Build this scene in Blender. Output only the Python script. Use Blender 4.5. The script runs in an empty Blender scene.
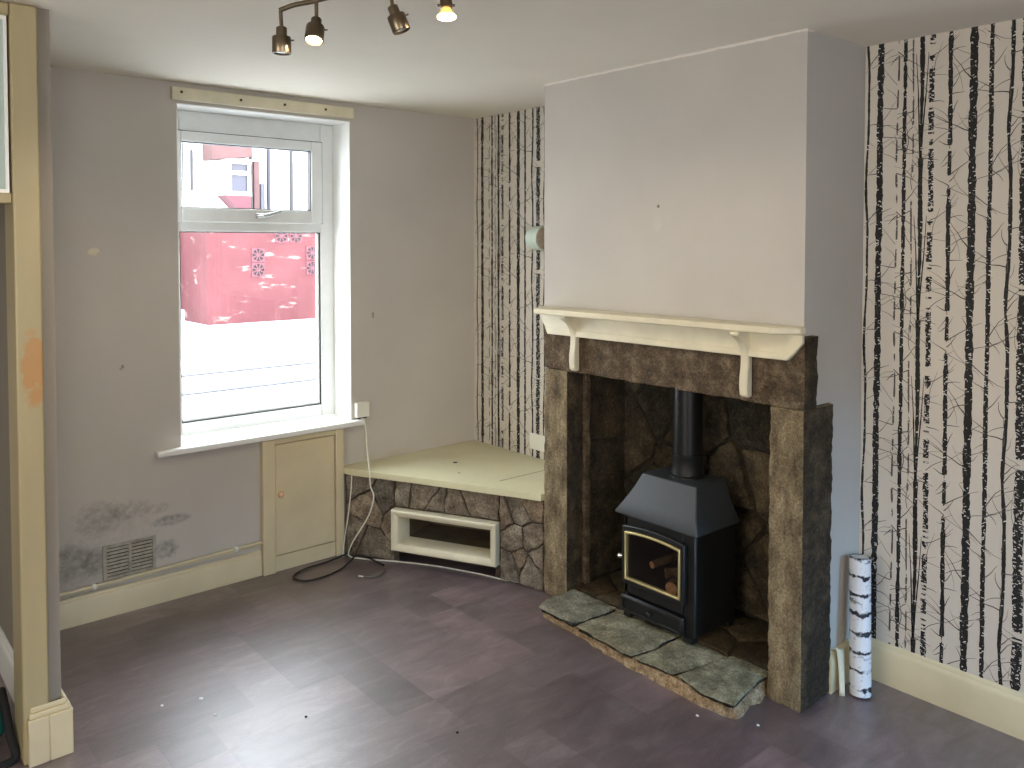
import bpy, bmesh, math, random
from mathutils import Vector, Matrix, noise, Euler

S = bpy.context.scene
COL = S.collection
rnd = random.Random(7)
PI = math.pi
HC = 2.174                      # ceiling height

# ------------------------------------------------------------------ helpers
def lin(r, g, b):
    def f(c):
        c /= 255.0
        return c / 12.92 if c <= 0.04045 else ((c + 0.055) / 1.055) ** 2.4
    return (f(r), f(g), f(b), 1.0)

class MB:
    """collects shapes in world coordinates; build() links them as one mesh object"""
    def __init__(s):
        s.v = []; s.f = []; s.m = []; s.c = []; s.sm = []
    def add(s, vs, fs, m=0, c=(1, 1, 1), smooth=False):
        o = len(s.v)
        s.v += [tuple(p) for p in vs]
        for f in fs:
            s.f.append(tuple(i + o for i in f)); s.m.append(m); s.c.append(c); s.sm.append(smooth)
        return s
    def box(s, x0, x1, y0, y1, z0, z1, m=0, c=(1, 1, 1)):
        x0, x1 = sorted((x0, x1)); y0, y1 = sorted((y0, y1)); z0, z1 = sorted((z0, z1))
        vs = [(x, y, z) for z in (z0, z1) for y in (y0, y1) for x in (x0, x1)]
        return s.add(vs, [(0, 2, 3, 1), (4, 5, 7, 6), (0, 1, 5, 4), (2, 6, 7, 3), (0, 4, 6, 2), (1, 3, 7, 5)], m, c)
    def prism(s, pts, fn, a, b, m=0, c=(1, 1, 1), smooth=False):
        """pts 2-D outline, fn(p, t) -> 3-D point, extruded t=a..b"""
        n = len(pts)
        vs = [fn(p, a) for p in pts] + [fn(p, b) for p in pts]
        fs = [tuple(range(n))[::-1], tuple(range(n, 2 * n))]
        s.add(vs, fs, m, c)
        o = len(s.v) - 2 * n
        for i in range(n):
            j = (i + 1) % n
            s.f.append((o + i, o + j, o + n + j, o + n + i)); s.m.append(m); s.c.append(c); s.sm.append(smooth)
        return s
    def tube(s, path, r, n=10, m=0, c=(1, 1, 1), cap=True):
        path = [Vector(p) for p in path]
        rs = r if isinstance(r, (list, tuple)) else [r] * len(path)
        vs = []; fs = []
        t = (path[1] - path[0]).normalized()
        ref = Vector((0, 0, 1)) if abs(t.z) < .9 else Vector((1, 0, 0))
        u = t.cross(ref).normalized()
        for i, p in enumerate(path):
            if i == 0: t = path[1] - path[0]
            elif i == len(path) - 1: t = path[-1] - path[-2]
            else: t = path[i + 1] - path[i - 1]
            t.normalize()
            u = (u - t * u.dot(t)).normalized(); w = t.cross(u)
            for k in range(n):
                a = 2 * PI * k / n
                vs.append(p + (u * math.cos(a) + w * math.sin(a)) * rs[i])
        for i in range(len(path) - 1):
            for k in range(n):
                k2 = (k + 1) % n
                fs.append((i * n + k, i * n + k2, (i + 1) * n + k2, (i + 1) * n + k))
        s.add(vs, fs, m, c, True)
        if cap:
            s.add(vs[:n], [tuple(range(n))[::-1]], m, c); s.add(vs[-n:], [tuple(range(n))], m, c)
        return s
    def lathe(s, prof, base, axis, n=24, m=0, c=(1, 1, 1), smooth=True, cap=True):
        """prof: list of (radius, distance along axis)"""
        ax = Vector(axis).normalized(); base = Vector(base)
        ref = Vector((0, 0, 1)) if abs(ax.z) < .9 else Vector((1, 0, 0))
        u = ax.cross(ref).normalized(); w = ax.cross(u)
        vs = []; fs = []
        for (r, h) in prof:
            for k in range(n):
                a = 2 * PI * k / n
                vs.append(base + ax * h + (u * math.cos(a) + w * math.sin(a)) * max(r, 1e-4))
        for i in range(len(prof) - 1):
            for k in range(n):
                k2 = (k + 1) % n
                fs.append((i * n + k, i * n + k2, (i + 1) * n + k2, (i + 1) * n + k))
        s.add(vs, fs, m, c, smooth)
        if cap:
            s.add(vs[:n], [tuple(range(n))[::-1]], m, c); s.add(vs[-n:], [tuple(range(n))], m, c)
        return s
    def build(s, name, mats, parent=None, bevel=0, base=None, seg=2, fix=True):
        me = bpy.data.meshes.new(name)
        org = Vector(base) if base else Vector((0, 0, 0))
        if parent is not None: org = Vector(parent['_org'])
        me.from_pydata([Vector(p) - org for p in s.v], [], s.f)
        if not isinstance(mats, (list, tuple)): mats = [mats]
        for m in mats: me.materials.append(m)
        me.polygons.foreach_set('material_index', s.m)
        me.polygons.foreach_set('use_smooth', s.sm)
        at = me.color_attributes.new('Tint', 'FLOAT_COLOR', 'CORNER')
        for p, c in zip(me.polygons, s.c):
            for li in p.loop_indices: at.data[li].color = (c[0], c[1], c[2], 1)
        if fix:
            bm = bmesh.new(); bm.from_mesh(me)
            bmesh.ops.recalc_face_normals(bm, faces=bm.faces[:]); bm.to_mesh(me); bm.free()
        me.update(); me.set_sharp_from_angle(angle=math.radians(38))
        o = bpy.data.objects.new(name, me); COL.objects.link(o)
        o['_org'] = list(org)
        if parent is not None:
            o.parent = parent
        else:
            o.location = org
        if bevel:
            b = o.modifiers.new('bevel', 'BEVEL'); b.width = bevel; b.segments = seg
            b.limit_method = 'ANGLE'; b.angle_limit = math.radians(35); b.harden_normals = False
        return o

def tag(o, label, cat, group=None, kind=None):
    o['label'] = label; o['category'] = cat
    if group: o['group'] = group
    if kind: o['kind'] = kind
    return o
def thing(name, label, cat, base, group=None):
    o = bpy.data.objects.new(name, None); COL.objects.link(o)
    o.location = base; o.empty_display_size = .05; o['_org'] = list(base)
    return tag(o, label, cat, group)
def struct(o, label=None):
    o['kind'] = 'structure'
    if label: o['label'] = label
    return o

# ------------------------------------------------------------------ materials
class NT:
    def __init__(s, name):
        s.mat = bpy.data.materials.new(name); s.mat.use_nodes = True
        s.t = s.mat.node_tree; s.n = s.t.nodes; s.l = s.t.links
        s.b = s.n['Principled BSDF']
        s.co = s.n.new('ShaderNodeTexCoord').outputs['Object']
    def link(s, a, b): s.l.new(a, b)
    def map(s, scale=(1, 1, 1), loc=(0, 0, 0), rot=(0, 0, 0)):
        m = s.n.new('ShaderNodeMapping'); m.inputs['Scale'].default_value = scale
        m.inputs['Location'].default_value = loc; m.inputs['Rotation'].default_value = rot
        s.link(s.co, m.inputs['Vector']); return m.outputs[0]
    def noise(s, scale, detail=4, rough=.55, vec=None, dist=0):
        x = s.n.new('ShaderNodeTexNoise'); x.inputs['Scale'].default_value = scale
        x.inputs['Detail'].default_value = detail; x.inputs['Roughness'].default_value = rough
        x.inputs['Distortion'].default_value = dist
        s.link(vec if vec is not None else s.co, x.inputs['Vector']); return x.outputs['Fac']
    def ramp(s, fac, stops):
        r = s.n.new('ShaderNodeValToRGB'); e = r.color_ramp.elements
        while len(e) < len(stops): e.new(.5)
        for i, (p, c) in enumerate(stops):
            e[i].position = p; e[i].color = c if len(c) == 4 else (*c, 1)
        s.link(fac, r.inputs[0]); return r.outputs[0]
    def mix(s, fac, a, b, mode='MIX'):
        m = s.n.new('ShaderNodeMix'); m.data_type = 'RGBA'; m.blend_type = mode
        for k, v in ((0, fac), (6, a), (7, b)):
            if isinstance(v, (int, float)): m.inputs[k].default_value = v
            elif isinstance(v, (tuple, list)): m.inputs[k].default_value = v
            else: s.link(v, m.inputs[k])
        return m.outputs[2]
    def math(s, op, a, b=0, clamp=False):
        m = s.n.new('ShaderNodeMath'); m.operation = op; m.use_clamp = clamp
        for k, v in ((0, a), (1, b)):
            if isinstance(v, (int, float)): m.inputs[k].default_value = v
            else: s.link(v, m.inputs[k])
        return m.outputs[0]
    def tint(s):
        a = s.n.new('ShaderNodeAttribute'); a.attribute_name = 'Tint'; return a.outputs['Color']
    def spot(s, p, rad):
        """1 at p falling to 0 at the ellipsoid radius"""
        m = s.map(tuple(1 / r for r in rad), tuple(-q / r for q, r in zip(p, rad)))
        l = s.n.new('ShaderNodeVectorMath'); l.operation = 'LENGTH'; s.link(m, l.inputs[0])
        return s.math('SUBTRACT', 1.0, l.outputs['Value'], True)
    def bump(s, h, strength=.3, dist=.01):
        b = s.n.new('ShaderNodeBump'); b.inputs['Strength'].default_value = strength
        b.inputs['Distance'].default_value = dist
        s.link(h, b.inputs['Height']); s.link(b.outputs[0], s.b.inputs['Normal'])
    def set(s, **k):
        for n, v in k.items():
            i = s.b.inputs[n.replace('_', ' ')]
            if isinstance(v, (int, float, tuple, list)): i.default_value = v
            else: s.link(v, i)
        return s

def plain(name, rgb, rough=.5, metal=0, var=.08, nscale=12, bump=0, bscale=60, spec=.5, dist=.002):
    t = NT(name); c = lin(*rgb)
    lo = tuple(x * (1 - var) for x in c[:3]) + (1,); hi = tuple(min(1, x * (1 + var)) for x in c[:3]) + (1,)
    t.set(Base_Color=t.ramp(t.noise(nscale), [(.35, lo), (.65, hi)]), Roughness=rough, Metallic=metal)
    t.b.inputs['Specular IOR Level'].default_value = spec
    if bump: t.bump(t.noise(bscale, 5), bump, dist)
    return t.mat

M = {}
M['cream'] = plain('cream_gloss_paint', (209, 195, 160), .35, var=.06, nscale=5, bump=.15, bscale=25)
M['cream2'] = plain('cream_shelf_paint', (215, 207, 180), .4, var=.08, nscale=7, bump=.2, bscale=30)
M['benchtop'] = plain('cream_board_paint', (212, 206, 170), .38, var=.05, nscale=4, bump=.1, bscale=15)
M['upvc'] = plain('white_plastic_frame', (232, 234, 232), .3, var=.03)
M['gasket'] = plain('black_rubber_seal', (40, 42, 44), .6)
M['white'] = plain('white_gloss', (236, 236, 232), .4, var=.03, nscale=6)
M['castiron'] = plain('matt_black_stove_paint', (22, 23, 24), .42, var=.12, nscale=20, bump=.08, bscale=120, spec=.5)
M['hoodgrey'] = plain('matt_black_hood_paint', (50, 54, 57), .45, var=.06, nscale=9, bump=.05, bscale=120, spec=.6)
M['flue'] = plain('black_flue_enamel', (19, 20, 21), .3, var=.1, nscale=8)
M['brass'] = plain('brass_trim', (226, 208, 150), .42, .85, var=.06)
M['chrome'] = plain('chrome_knob', (205, 205, 205), .15, 1, var=.02)
M['nickel'] = plain('brushed_antique_brass', (118, 106, 88), .34, 1, var=.1, nscale=40)
M['nickeldark'] = plain('dark_bronze', (92, 80, 66), .4, 1, var=.1)
M['knobwood'] = plain('pale_wood_knob', (222, 178, 140), .4, var=.1, nscale=30)
M['whitecable'] = plain('white_cable_sheath', (225, 222, 205), .45)
M['blackcable'] = plain('black_cable_sheath', (22, 22, 23), .45)
M['greycable'] = plain('grey_cable_sheath', (95, 92, 85), .5)
M['dark'] = plain('flat_black', (16, 15, 14), .9)  # flat black; also stands in for shade in vent gaps and holes
M['lilacwall'] = plain('lilac_grey_paint', (186, 181, 184), .8, var=.04, nscale=4)
M['screw'] = plain('rusty_screw', (90, 70, 48), .6, .6)
M['flake'] = plain('white_paint_flake', (235, 235, 230), .7)
M['teal'] = plain('teal_fabric', (20, 135, 125), .8, var=.2, nscale=40, bump=.4, bscale=150)
M['black_fabric'] = plain('black_fabric', (24, 23, 24), .85, bump=.3, bscale=150)
M['palegreen'] = plain('pale_green_plastic', (196, 208, 194), .4, var=.05)
M['fittingface'] = plain('brownish_mesh_face', (172, 156, 140), .7, var=.15, nscale=60)
M['socket'] = plain('ivory_plastic', (226, 224, 210), .4, var=.03)

# painted plaster ---------------------------------------------------
def plaster(name, rgb, spots=(), rough=.85, var=.05):
    t = NT(name); c = lin(*rgb)
    lo = tuple(x * (1 - var) for x in c[:3]) + (1,); hi = tuple(min(1, x * (1 + var)) for x in c[:3]) + (1,)
    col = t.ramp(t.noise(2.2, 5), [(.3, lo), (.7, hi)])
    for (pos, rad, rgb2, thr, soft, ns) in spots:
        f = t.math('MULTIPLY', t.spot(pos, rad), 1.6, True)
        f = t.math('MULTIPLY', f, t.noise(ns, 6, .7))
        f = t.math('MULTIPLY', t.math('SUBTRACT', f, thr), 1 / soft, True)
        col = t.mix(f, col, lin(*rgb2))
    t.set(Base_Color=col, Roughness=rough)
    t.b.inputs['Specular IOR Level'].default_value = .25
    h = t.math('ADD', t.noise(5, 3), t.math('MULTIPLY', t.noise(120, 3), .12))
    t.bump(h, .22, .012)
    return t.mat
blk = (72, 69, 62)
mould = [((-1.90, 0, .40), (.17, .2, .13), blk, .30, .8, 34), ((-1.79, 0, .41), (.17, .2, .08), blk, .36, .8, 38),
         ((-2.02, 0, .25), (.16, .2, .12), blk, .27, .6, 30), ((-1.925, 0, .23), (.08, .2, .11), blk, .28, .6, 38),
         ((-1.62, 0, .335), (.14, .2, .04), blk, .28, .6, 44), ((-1.68, 0, .395), (.12, .2, .05), blk, .40, .8, 40),
         ((-1.645, 0, .215), (.10, .2, .08), blk, .32, .6, 36), ((-1.95, 0, .17), (.26, .2, .15), (112, 106, 94), .28, 1.0, 20),
         ((-1.85, 0, .30), (.4, .2, .24), (128, 122, 112), .40, 1.0, 26),
         ((-1.905, 0, 1.466), (.045, .2, .03), (214, 205, 180), .34, .12, 38), ((-1.808, 0, .996), (.018, .2, .028), (110, 85, 62), .38, .2, 60),
         ((-.637, 0, 1.145), (.014, .2, .03), (96, 90, 82), .35, .25, 80), ((-.55, 0, .44), (.35, .2, .03), (190, 178, 140), .4, .3, 12)]
M['wall_back'] = plaster('lilac_plaster_with_mould', (192, 186, 177), mould)  # same paint as the chimney, lightened to stand in for fill light
M['chimney'] = plaster('lilac_chimney_plaster', (185, 180, 172),
    [((-.378, -1.585, 1.638), (.1, .012, .012), (90, 60, 45), .30, .2, 20),
     ((-.378, -1.58, 1.59), (.1, .05, .09), (205, 200, 196), .36, 1.2, 8),
     ((-.378, -1.57, 1.86), (.1, .16, .14), (180, 172, 166), .36, 1.4, 9),
     ((-.378, -1.95, 1.35), (.1, .3, .12), (196, 186, 172), .4, 1.2, 6),
     ((-.378, -1.57, 2.19), (.1, 9, .035), (216, 210, 202), .22, .06, 9)])
M['wall_plain'] = plaster('lilac_plaster', (186, 180, 176))
M['ceiling'] = plaster('off_white_ceiling', (233, 226, 211), rough=.9, var=.03)
M['partition'] = plaster('partition_paint', (148, 140, 129))

def archi():
    t = NT('worn_cream_architrave')
    a = lin(178, 163, 124); c = t.ramp(t.noise(6, 4, vec=t.map((1, 1, .25))), [(.3, lin(162, 149, 114)), (.7, a)])
    f = t.math('MULTIPLY', t.spot((-2.29, -.88, 1.14), (.05, .2, .20)), 1.7, True)
    f = t.math('MULTIPLY', t.math('SUBTRACT', t.math('MULTIPLY', f, t.noise(28, 5, .7)), .3), 6, True)
    t.set(Base_Color=t.mix(f, c, lin(176, 134, 84)), Roughness=.4); t.bump(t.noise(30), .2, .003)
    return t.mat
M['archi'] = archi()

def floor_mat():
    t = NT('slate_effect_vinyl')
    st = t.noise(8, 6, .68, t.map((.8, 2.2, 1)), .8)
    fine = t.noise(140, 3, .6)
    c = t.ramp(st, [(.30, lin(86, 69, 70)), (.52, lin(106, 88, 89)), (.72, lin(128, 111, 111))])
    c = t.mix(1.0, c, t.tint(), 'MULTIPLY')
    c = t.mix(t.math('MULTIPLY', t.math('SUBTRACT', fine, .5), .5, True), c, lin(170, 158, 160))
    r = t.ramp(t.noise(4, 4, .6), [(.3, (.40,) * 3), (.7, (.48,) * 3)])
    t.set(Base_Color=c, Roughness=r); t.b.inputs['Specular IOR Level'].default_value = .8
    t.b.inputs['Coat Weight'].default_value = 1.0; t.b.inputs['Coat IOR'].default_value = 1.6; t.b.inputs['Coat Roughness'].default_value = .42
    t.bump(t.noise(90, 4), .07, .003)
    return t.mat
M['floor'] = floor_mat()

def stone_mat(name, c1, c2, c3, scale=9, bump=.7, rough=.85, stretch=(1, 1, 1), bs=45, dist=.012):
    t = NT(name)
    v = t.map(stretch)
    c = t.ramp(t.noise(scale, 8, .65, v), [(.3, lin(*c1)), (.5, lin(*c2)), (.7, lin(*c3))])
    c = t.mix(1.0, c, t.tint(), 'MULTIPLY')
    sp = t.math('MULTIPLY', t.math('SUBTRACT', t.noise(90, 4, .7), .56), 5, True)
    c = t.mix(t.math('MULTIPLY', sp, .4), c, lin(*[min(255, x + 40) for x in c3]))
    pit = t.math('MULTIPLY', t.math('SUBTRACT', .42, t.noise(55, 5, .7, v)), 6, True)
    c = t.mix(t.math('MULTIPLY', pit, .55), c, lin(*[x * .45 for x in c1]))
    gr = t.ramp(t.noise(120, 3, .8), [(.36, (.55, .55, .55)), (.5, (1, 1, 1)), (.64, (1.35, 1.35, 1.35))])
    c = t.mix(.85, c, gr, 'MULTIPLY')
    t.set(Base_Color=c, Roughness=rough); t.b.inputs['Specular IOR Level'].default_value = .3
    t.bump(t.math('ADD', t.noise(bs, 8, .7, v), t.noise(6, 3, .5, v)), bump, dist)
    return t.mat
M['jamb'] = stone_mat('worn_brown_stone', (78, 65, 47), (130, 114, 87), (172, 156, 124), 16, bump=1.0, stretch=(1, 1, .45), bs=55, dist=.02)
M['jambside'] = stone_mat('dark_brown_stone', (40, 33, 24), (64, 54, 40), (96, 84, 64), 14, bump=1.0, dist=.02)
M['lintel'] = stone_mat('brown_lintel_stone', (62, 50, 39), (98, 82, 63), (140, 122, 98), 16, bump=1.0, dist=.02)
M['stone'] = stone_mat('facing_stone', (86, 73, 60), (132, 118, 100), (172, 158, 136), 16, bump=1.0, dist=.02)
M['mortar'] = stone_mat('dark_mortar', (56, 48, 40), (76, 66, 55), (92, 82, 68), 25)
M['soot'] = stone_mat('sooty_stone', (44, 39, 30), (78, 69, 53), (116, 104, 80), 12, bump=1.0, dist=.02)
M['sootmortar'] = stone_mat('sooty_mortar', (36, 31, 24), (52, 45, 34), (70, 61, 46), 20)
M['slab'] = stone_mat('grey_hearth_slab', (82, 77, 61), (122, 116, 96), (160, 155, 132), 13, bump=.8, dist=.015)
M['slabedge'] = stone_mat('dark_broken_slab_edge', (30, 28, 24), (58, 54, 46), (120, 112, 94), 40, bump=1.0, dist=.02)
M['hearthbed'] = stone_mat('sandy_mortar_bed', (112, 90, 66), (176, 150, 116), (206, 184, 150), 34, bump=1.0, dist=.02)
M['hearthdark'] = stone_mat('sooty_hearth_tile', (44, 38, 26), (68, 58, 40), (100, 84, 58), 9)

M['paper'] = plain('pale_wallpaper', (206, 198, 185), .7, var=.03, nscale=3)
M['ink'] = plain('black_print', (14, 13, 13), .65, var=.2, nscale=60)
M['inkgrey'] = plain('grey_print', (84, 79, 76), .7, var=.15, nscale=60)
M['paper2'] = plain('white_bark_mark', (214, 208, 202), .7, var=.03)

def glass(name, tint=(1, 1, 1), refl=.06):
    t = NT(name); n = t.n
    tr = n.new('ShaderNodeBsdfTransparent'); tr.inputs[0].default_value = (*tint, 1)
    gl = n.new('ShaderNodeBsdfGlossy'); gl.inputs['Roughness'].default_value = .02
    lw = n.new('ShaderNodeLayerWeight'); lw.inputs[0].default_value = .5
    fac = t.math('ADD', .03, t.math('MULTIPLY', t.math('POWER', lw.outputs['Facing'], 5), .6))
    mx = n.new('ShaderNodeMixShader')
    t.link(fac, mx.inputs[0]); t.link(tr.outputs[0], mx.inputs[1]); t.link(gl.outputs[0], mx.inputs[2])
    t.link(mx.outputs[0], n['Material Output'].inputs['Surface'])
    return t.mat
M['glass'] = glass('clear_glass', (.97, .98, .98))
M['smoked'] = glass('smoked_stove_glass', (.72, .68, .62))

def emit(name, rgb, s):
    t = NT(name); t.set(Base_Color=lin(*rgb), Emission_Color=lin(*rgb), Emission_Strength=s); return t.mat
M['bulb'] = emit('lit_bulb', (255, 226, 170), 14)
M['amber'] = emit('glowing_bulb_neck', (255, 196, 110), .9)
M['bulb_off'] = plain('unlit_bulb_face', (190, 188, 180), .2)

# ------------------------------------------------------------------ room shell
XB0, XB1, ZS, ZT = -1.58, -.76, .64, 2.088       # window opening
def bx(*a, m=0): return MB().box(*a, m=m)

# floor: random vinyl tiles, each its own face tint
fl = MB()
mx_, my_ = .155, .172
x0, y0 = -1.70 - 20 * mx_, -.33 + 2 * my_
NX, NY = 33, 36
used = {}
fr = random.Random(11)
for i in range(NX):
    for j in range(NY):
        if (i, j) in used: continue
        w, h = fr.choice([(1, 1), (2, 1), (1, 2), (2, 2), (1, 1), (1, 2), (3, 1), (2, 1)])
        while w > 1 and any((i + a, j) in used or i + a >= NX for a in range(w)): w -= 1
        while h > 1 and any((i + a, j + b) in used or j + b >= NY for a in range(w) for b in range(h)): h -= 1
        for a in range(w):
            for b in range(h): used[(i + a, j + b)] = 1
        k = fr.uniform(.62, 1.2); q = fr.uniform(-.03, .05)
        xa, xb_ = x0 + i * mx_, x0 + (i + w) * mx_
        ya, yb = y0 - j * my_, y0 - (j + h) * my_
        xb_ = min(xb_, .0); ya = min(ya, .0)
        if xb_ <= xa or ya <= yb: continue
        e = .0012
        fl.add([(xa, ya, 0), (xb_, ya, 0), (xb_, yb, 0), (xa, yb, 0)], [(3, 2, 1, 0)], 0, (k * .86, k * .84, k * .85))
        fl.add([(xa + e, ya - e, .0003), (xb_ - e, ya - e, .0003), (xb_ - e, yb + e, .0003), (xa + e, yb + e, .0003)],
               [(3, 2, 1, 0)], 0, (k * (1 + q), k, k * (1 + q * .6)))
fl.box(-4.9, .28, -5.6, .28, -.12, -.002, 0)
struct(fl.build('floor', M['floor'], fix=False))

cb = MB(); cb.box(-4.9, .28, -5.6, .28, HC, HC + .15)
struct(cb.build('ceiling', M['ceiling']))

wb = MB()
wb.box(-4.7, XB0, 0, .28, 0, HC); wb.box(XB1, 0.25, 0, .28, 0, HC)
wb.box(XB0, XB1, 0, .28, 0, ZS - .025); wb.box(XB0, XB1, 0, .28, ZT, HC)
struct(wb.build('wall_back', M['wall_back']))
wr = MB(); wr.box(0, .25, -5.6, 0, 0, HC)
wall_right = struct(wr.build('wall_right', M['wall_plain']))
LW0, LW1, LZ0, LZ1 = -3.6, -1.9, .8, 2.0  # opening added in the left wall for the side fill lamp
wl = MB(); wl.box(-4.9, -4.7, -5.6, LW0, 0, HC); wl.box(-4.9, -4.7, LW1, .28, 0, HC); wl.box(-4.9, -4.7, LW0, LW1, 0, LZ0); wl.box(-4.9, -4.7, LW0, LW1, LZ1, HC)
struct(wl.build('wall_left', M['wall_plain']))
# wall behind the camera with two openings (one added for fill, one for yard daylight)
WY0, WY1 = -5.4, -5.2
wf = MB()
ops = [(-3.9, -2.3, .75, 2.0), (-1.35, -.35, .5, 1.95)]
xs = -4.7
for (a, b, c, d) in ops:
    wf.box(xs, a, WY0, WY1, 0, HC); wf.box(a, b, WY0, WY1, 0, c); wf.box(a, b, WY0, WY1, d, HC); xs = b
wf.box(xs, 0, WY0, WY1, 0, HC)
struct(wf.build('wall_front', M['wall_plain']))
for i, (a, b, c, d) in enumerate(ops):
    f = MB()
    for (p, q, r, s_) in ((a, a + .06, c, d), (b - .06, b, c, d), (a + .06, b - .06, c, c + .06), (a + .06, b - .06, d - .06, d)):
        f.box(p, q, -5.33, -5.27, r, s_)
    struct(f.build('window_%d' % (i + 2), M['upvc'], bevel=.004))  # unseen frames: the added fill opening and the yard opening

# added closed shells behind the openings, out of view, to block sky light
ad = MB()
ad.box(-4.9, .28, -7.3, -7.2, 0, 3.2); ad.box(-4.9, -4.8, -7.2, -5.6, 0, 3.2); ad.box(.18, .28, -7.2, -5.6, 0, 3.2); ad.box(-4.9, .28, -7.3, -5.4, 3.2, 3.3); ad.box(-4.9, .28, -7.3, -5.6, -.12, 0)
ad.box(-4.9, .28, -5.6, -5.4, HC, 3.2)
struct(ad.build('wall_rear_shell', M['wall_plain']))
ad = MB()
ad.box(-6.3, -6.2, -4.2, -1.2, 0, 2.4); ad.box(-6.2, -4.9, -4.3, -4.2, 0, 2.4); ad.box(-6.2, -4.9, -1.2, -1.1, 0, 2.4); ad.box(-6.3, -4.9, -4.3, -1.1, 2.4, 2.5); ad.box(-6.3, -4.9, -4.3, -1.1, -.12, 0)
struct(ad.build('wall_side_shell', M['wall_plain']))
f = MB()
for (p, q, r, s_) in ((LW0, LW0 + .06, LZ0, LZ1), (LW1 - .06, LW1, LZ0, LZ1), (LW0 + .06, LW1 - .06, LZ0, LZ0 + .06), (LW0 + .06, LW1 - .06, LZ1 - .06, LZ1)):
    f.box(-4.83, -4.77, p, q, r, s_)
struct(f.build('window_4', M['upvc'], bevel=.004))  # unseen frame added around the side fill opening

# lobby partition beside the door (left edge of the picture)
pt = MB()
pt.box(-2.27, -2.228, -.86, 0, 0, HC)
pt.box(-4.7, -3.3, -.86, -.76, 0, HC)
pt.box(-3.3, -2.27, -.86, -.76, 2.145, HC)
struct(pt.build('wall_partition', M['partition']))
dr = MB()
dr.box(-2.332, -2.263, -.885, -.755, 0, HC - .002)          # right post, cream
dr.box(-3.3, -3.24, -.885, -.755, 0, HC - .002)
dr.box(-3.24, -2.332, -.885, -.755, 2.135, HC - .004)
door = struct(dr.build('door_1', M['archi'], bevel=.006), 'cream painted lobby door frame with glass fanlight at left edge')
r_ = MB(); r_.box(-3.24, -2.332, -.875, -.83, 1.612, 1.642); r_.build('transom_rail', M['archi'], door, .004)
b_ = MB()
for (p, q, r, s_) in ((-2.346, -2.338, 1.642, 2.135), (-3.24, -3.232, 1.642, 2.135), (-3.232, -2.346, 1.642, 1.652), (-3.232, -2.346, 2.125, 2.135)):
    b_.box(p, q, -.872, -.85, r, s_)
b_.build('glazing_bead', M['white'], door)
g_ = MB(); g_.box(-3.232, -2.346, -.862, -.858, 1.652, 2.125)
gt = NT('frosted_fanlight_glass')
gt.set(Base_Color=lin(196, 212, 206), Roughness=.25, Alpha=1.0); gt.b.inputs['Transmission Weight'].default_value = .25
M['frost'] = gt.mat
g_.build('glass_pane', M['frost'], door)
# baseboards
HB = .113
def skirting(pts2, h, name, mat='cream', t=.018):
    """pts2: straight run (x0,y0)->(x1,y1) on the wall face, board grows to the left of the direction"""
    (xa, ya), (xb, yb) = pts2
    d = Vector((xb - xa, yb - ya, 0)); L = d.length; d.normalize(); n = Vector((-d.y, d.x, 0))
    prof = [(0, 0), (t, 0), (t, h * .80), (t * .75, h * .88), (t * .55, h * .90), (t * .45, h * .97), (t * .2, h), (0, h)]
    m = MB(); o = Vector((xa, ya, 0))
    m.prism(prof, lambda p, s_: o + d * s_ + n * p[0] + Vector((0, 0, p[1])), 0, L)
    return struct(m.build(name, M[mat]))
skirting(((-1.233, 0), (-2.228, 0)), HB, 'baseboard_back')
skirting(((0, -5.2), (0, -2.197)), .137, 'baseboard_right')
skirting(((0, -2.178), (-.215, -2.178)), .137, 'baseboard_chimney')
skirting(((-2.27, -.755), (-2.27, 0)), .13, 'baseboard_lobby', 'white')
# plinth block wrapping the nib end
pb = MB()
def ring(x0_, x1_, y0_, y1_, z): return [(x0_, y0_, z), (x1_, y0_, z), (x1_, y1_, z), (x0_, y1_, z)]
lv = [(.022, 0), (.022, .125), (.017, .135), (.015, .145), (.004, .163)]
vs = []
for (e, z) in lv: vs += ring(-2.325, -2.228 + e, -.886 - e * .6, -.0, z)
fs = [(0, 3, 2, 1), tuple(range(16, 20))]
for i in range(4):
    for k in range(4):
        k2 = (k + 1) % 4; fs.append((i * 4 + k, i * 4 + k2, i * 4 + 4 + k2, i * 4 + 4 + k))
# as a shell in front of the post and along the room side only
pb.prism([(-2.322, -.885), (-2.322, -.905), (-2.268, -.905), (-2.268, -.885)], lambda p, t: Vector((p[0], p[1], t)), 0, .135)
pb.prism([(-2.268, -.905), (-2.206, -.905), (-2.206, -.02), (-2.228, -.02), (-2.228, -.862), (-2.268, -.862)], lambda p, t: Vector((p[0], p[1], t)), 0, .135)
pb.prism([(-2.318, -.885), (-2.318, -.899), (-2.212, -.899), (-2.212, -.02), (-2.228, -.02), (-2.228, -.885)], lambda p, t: Vector((p[0], p[1], t)), .135, .150)
pb.prism([(-2.314, -.885), (-2.314, -.891), (-2.220, -.891), (-2.220, -.02), (-2.228, -.02), (-2.228, -.885)], lambda p, t: Vector((p[0], p[1], t)), .150, .165)
struct(pb.build('baseboard_partition', M['cream'], bevel=.004), 'cream plinth block around the foot of the lobby door post')

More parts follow.
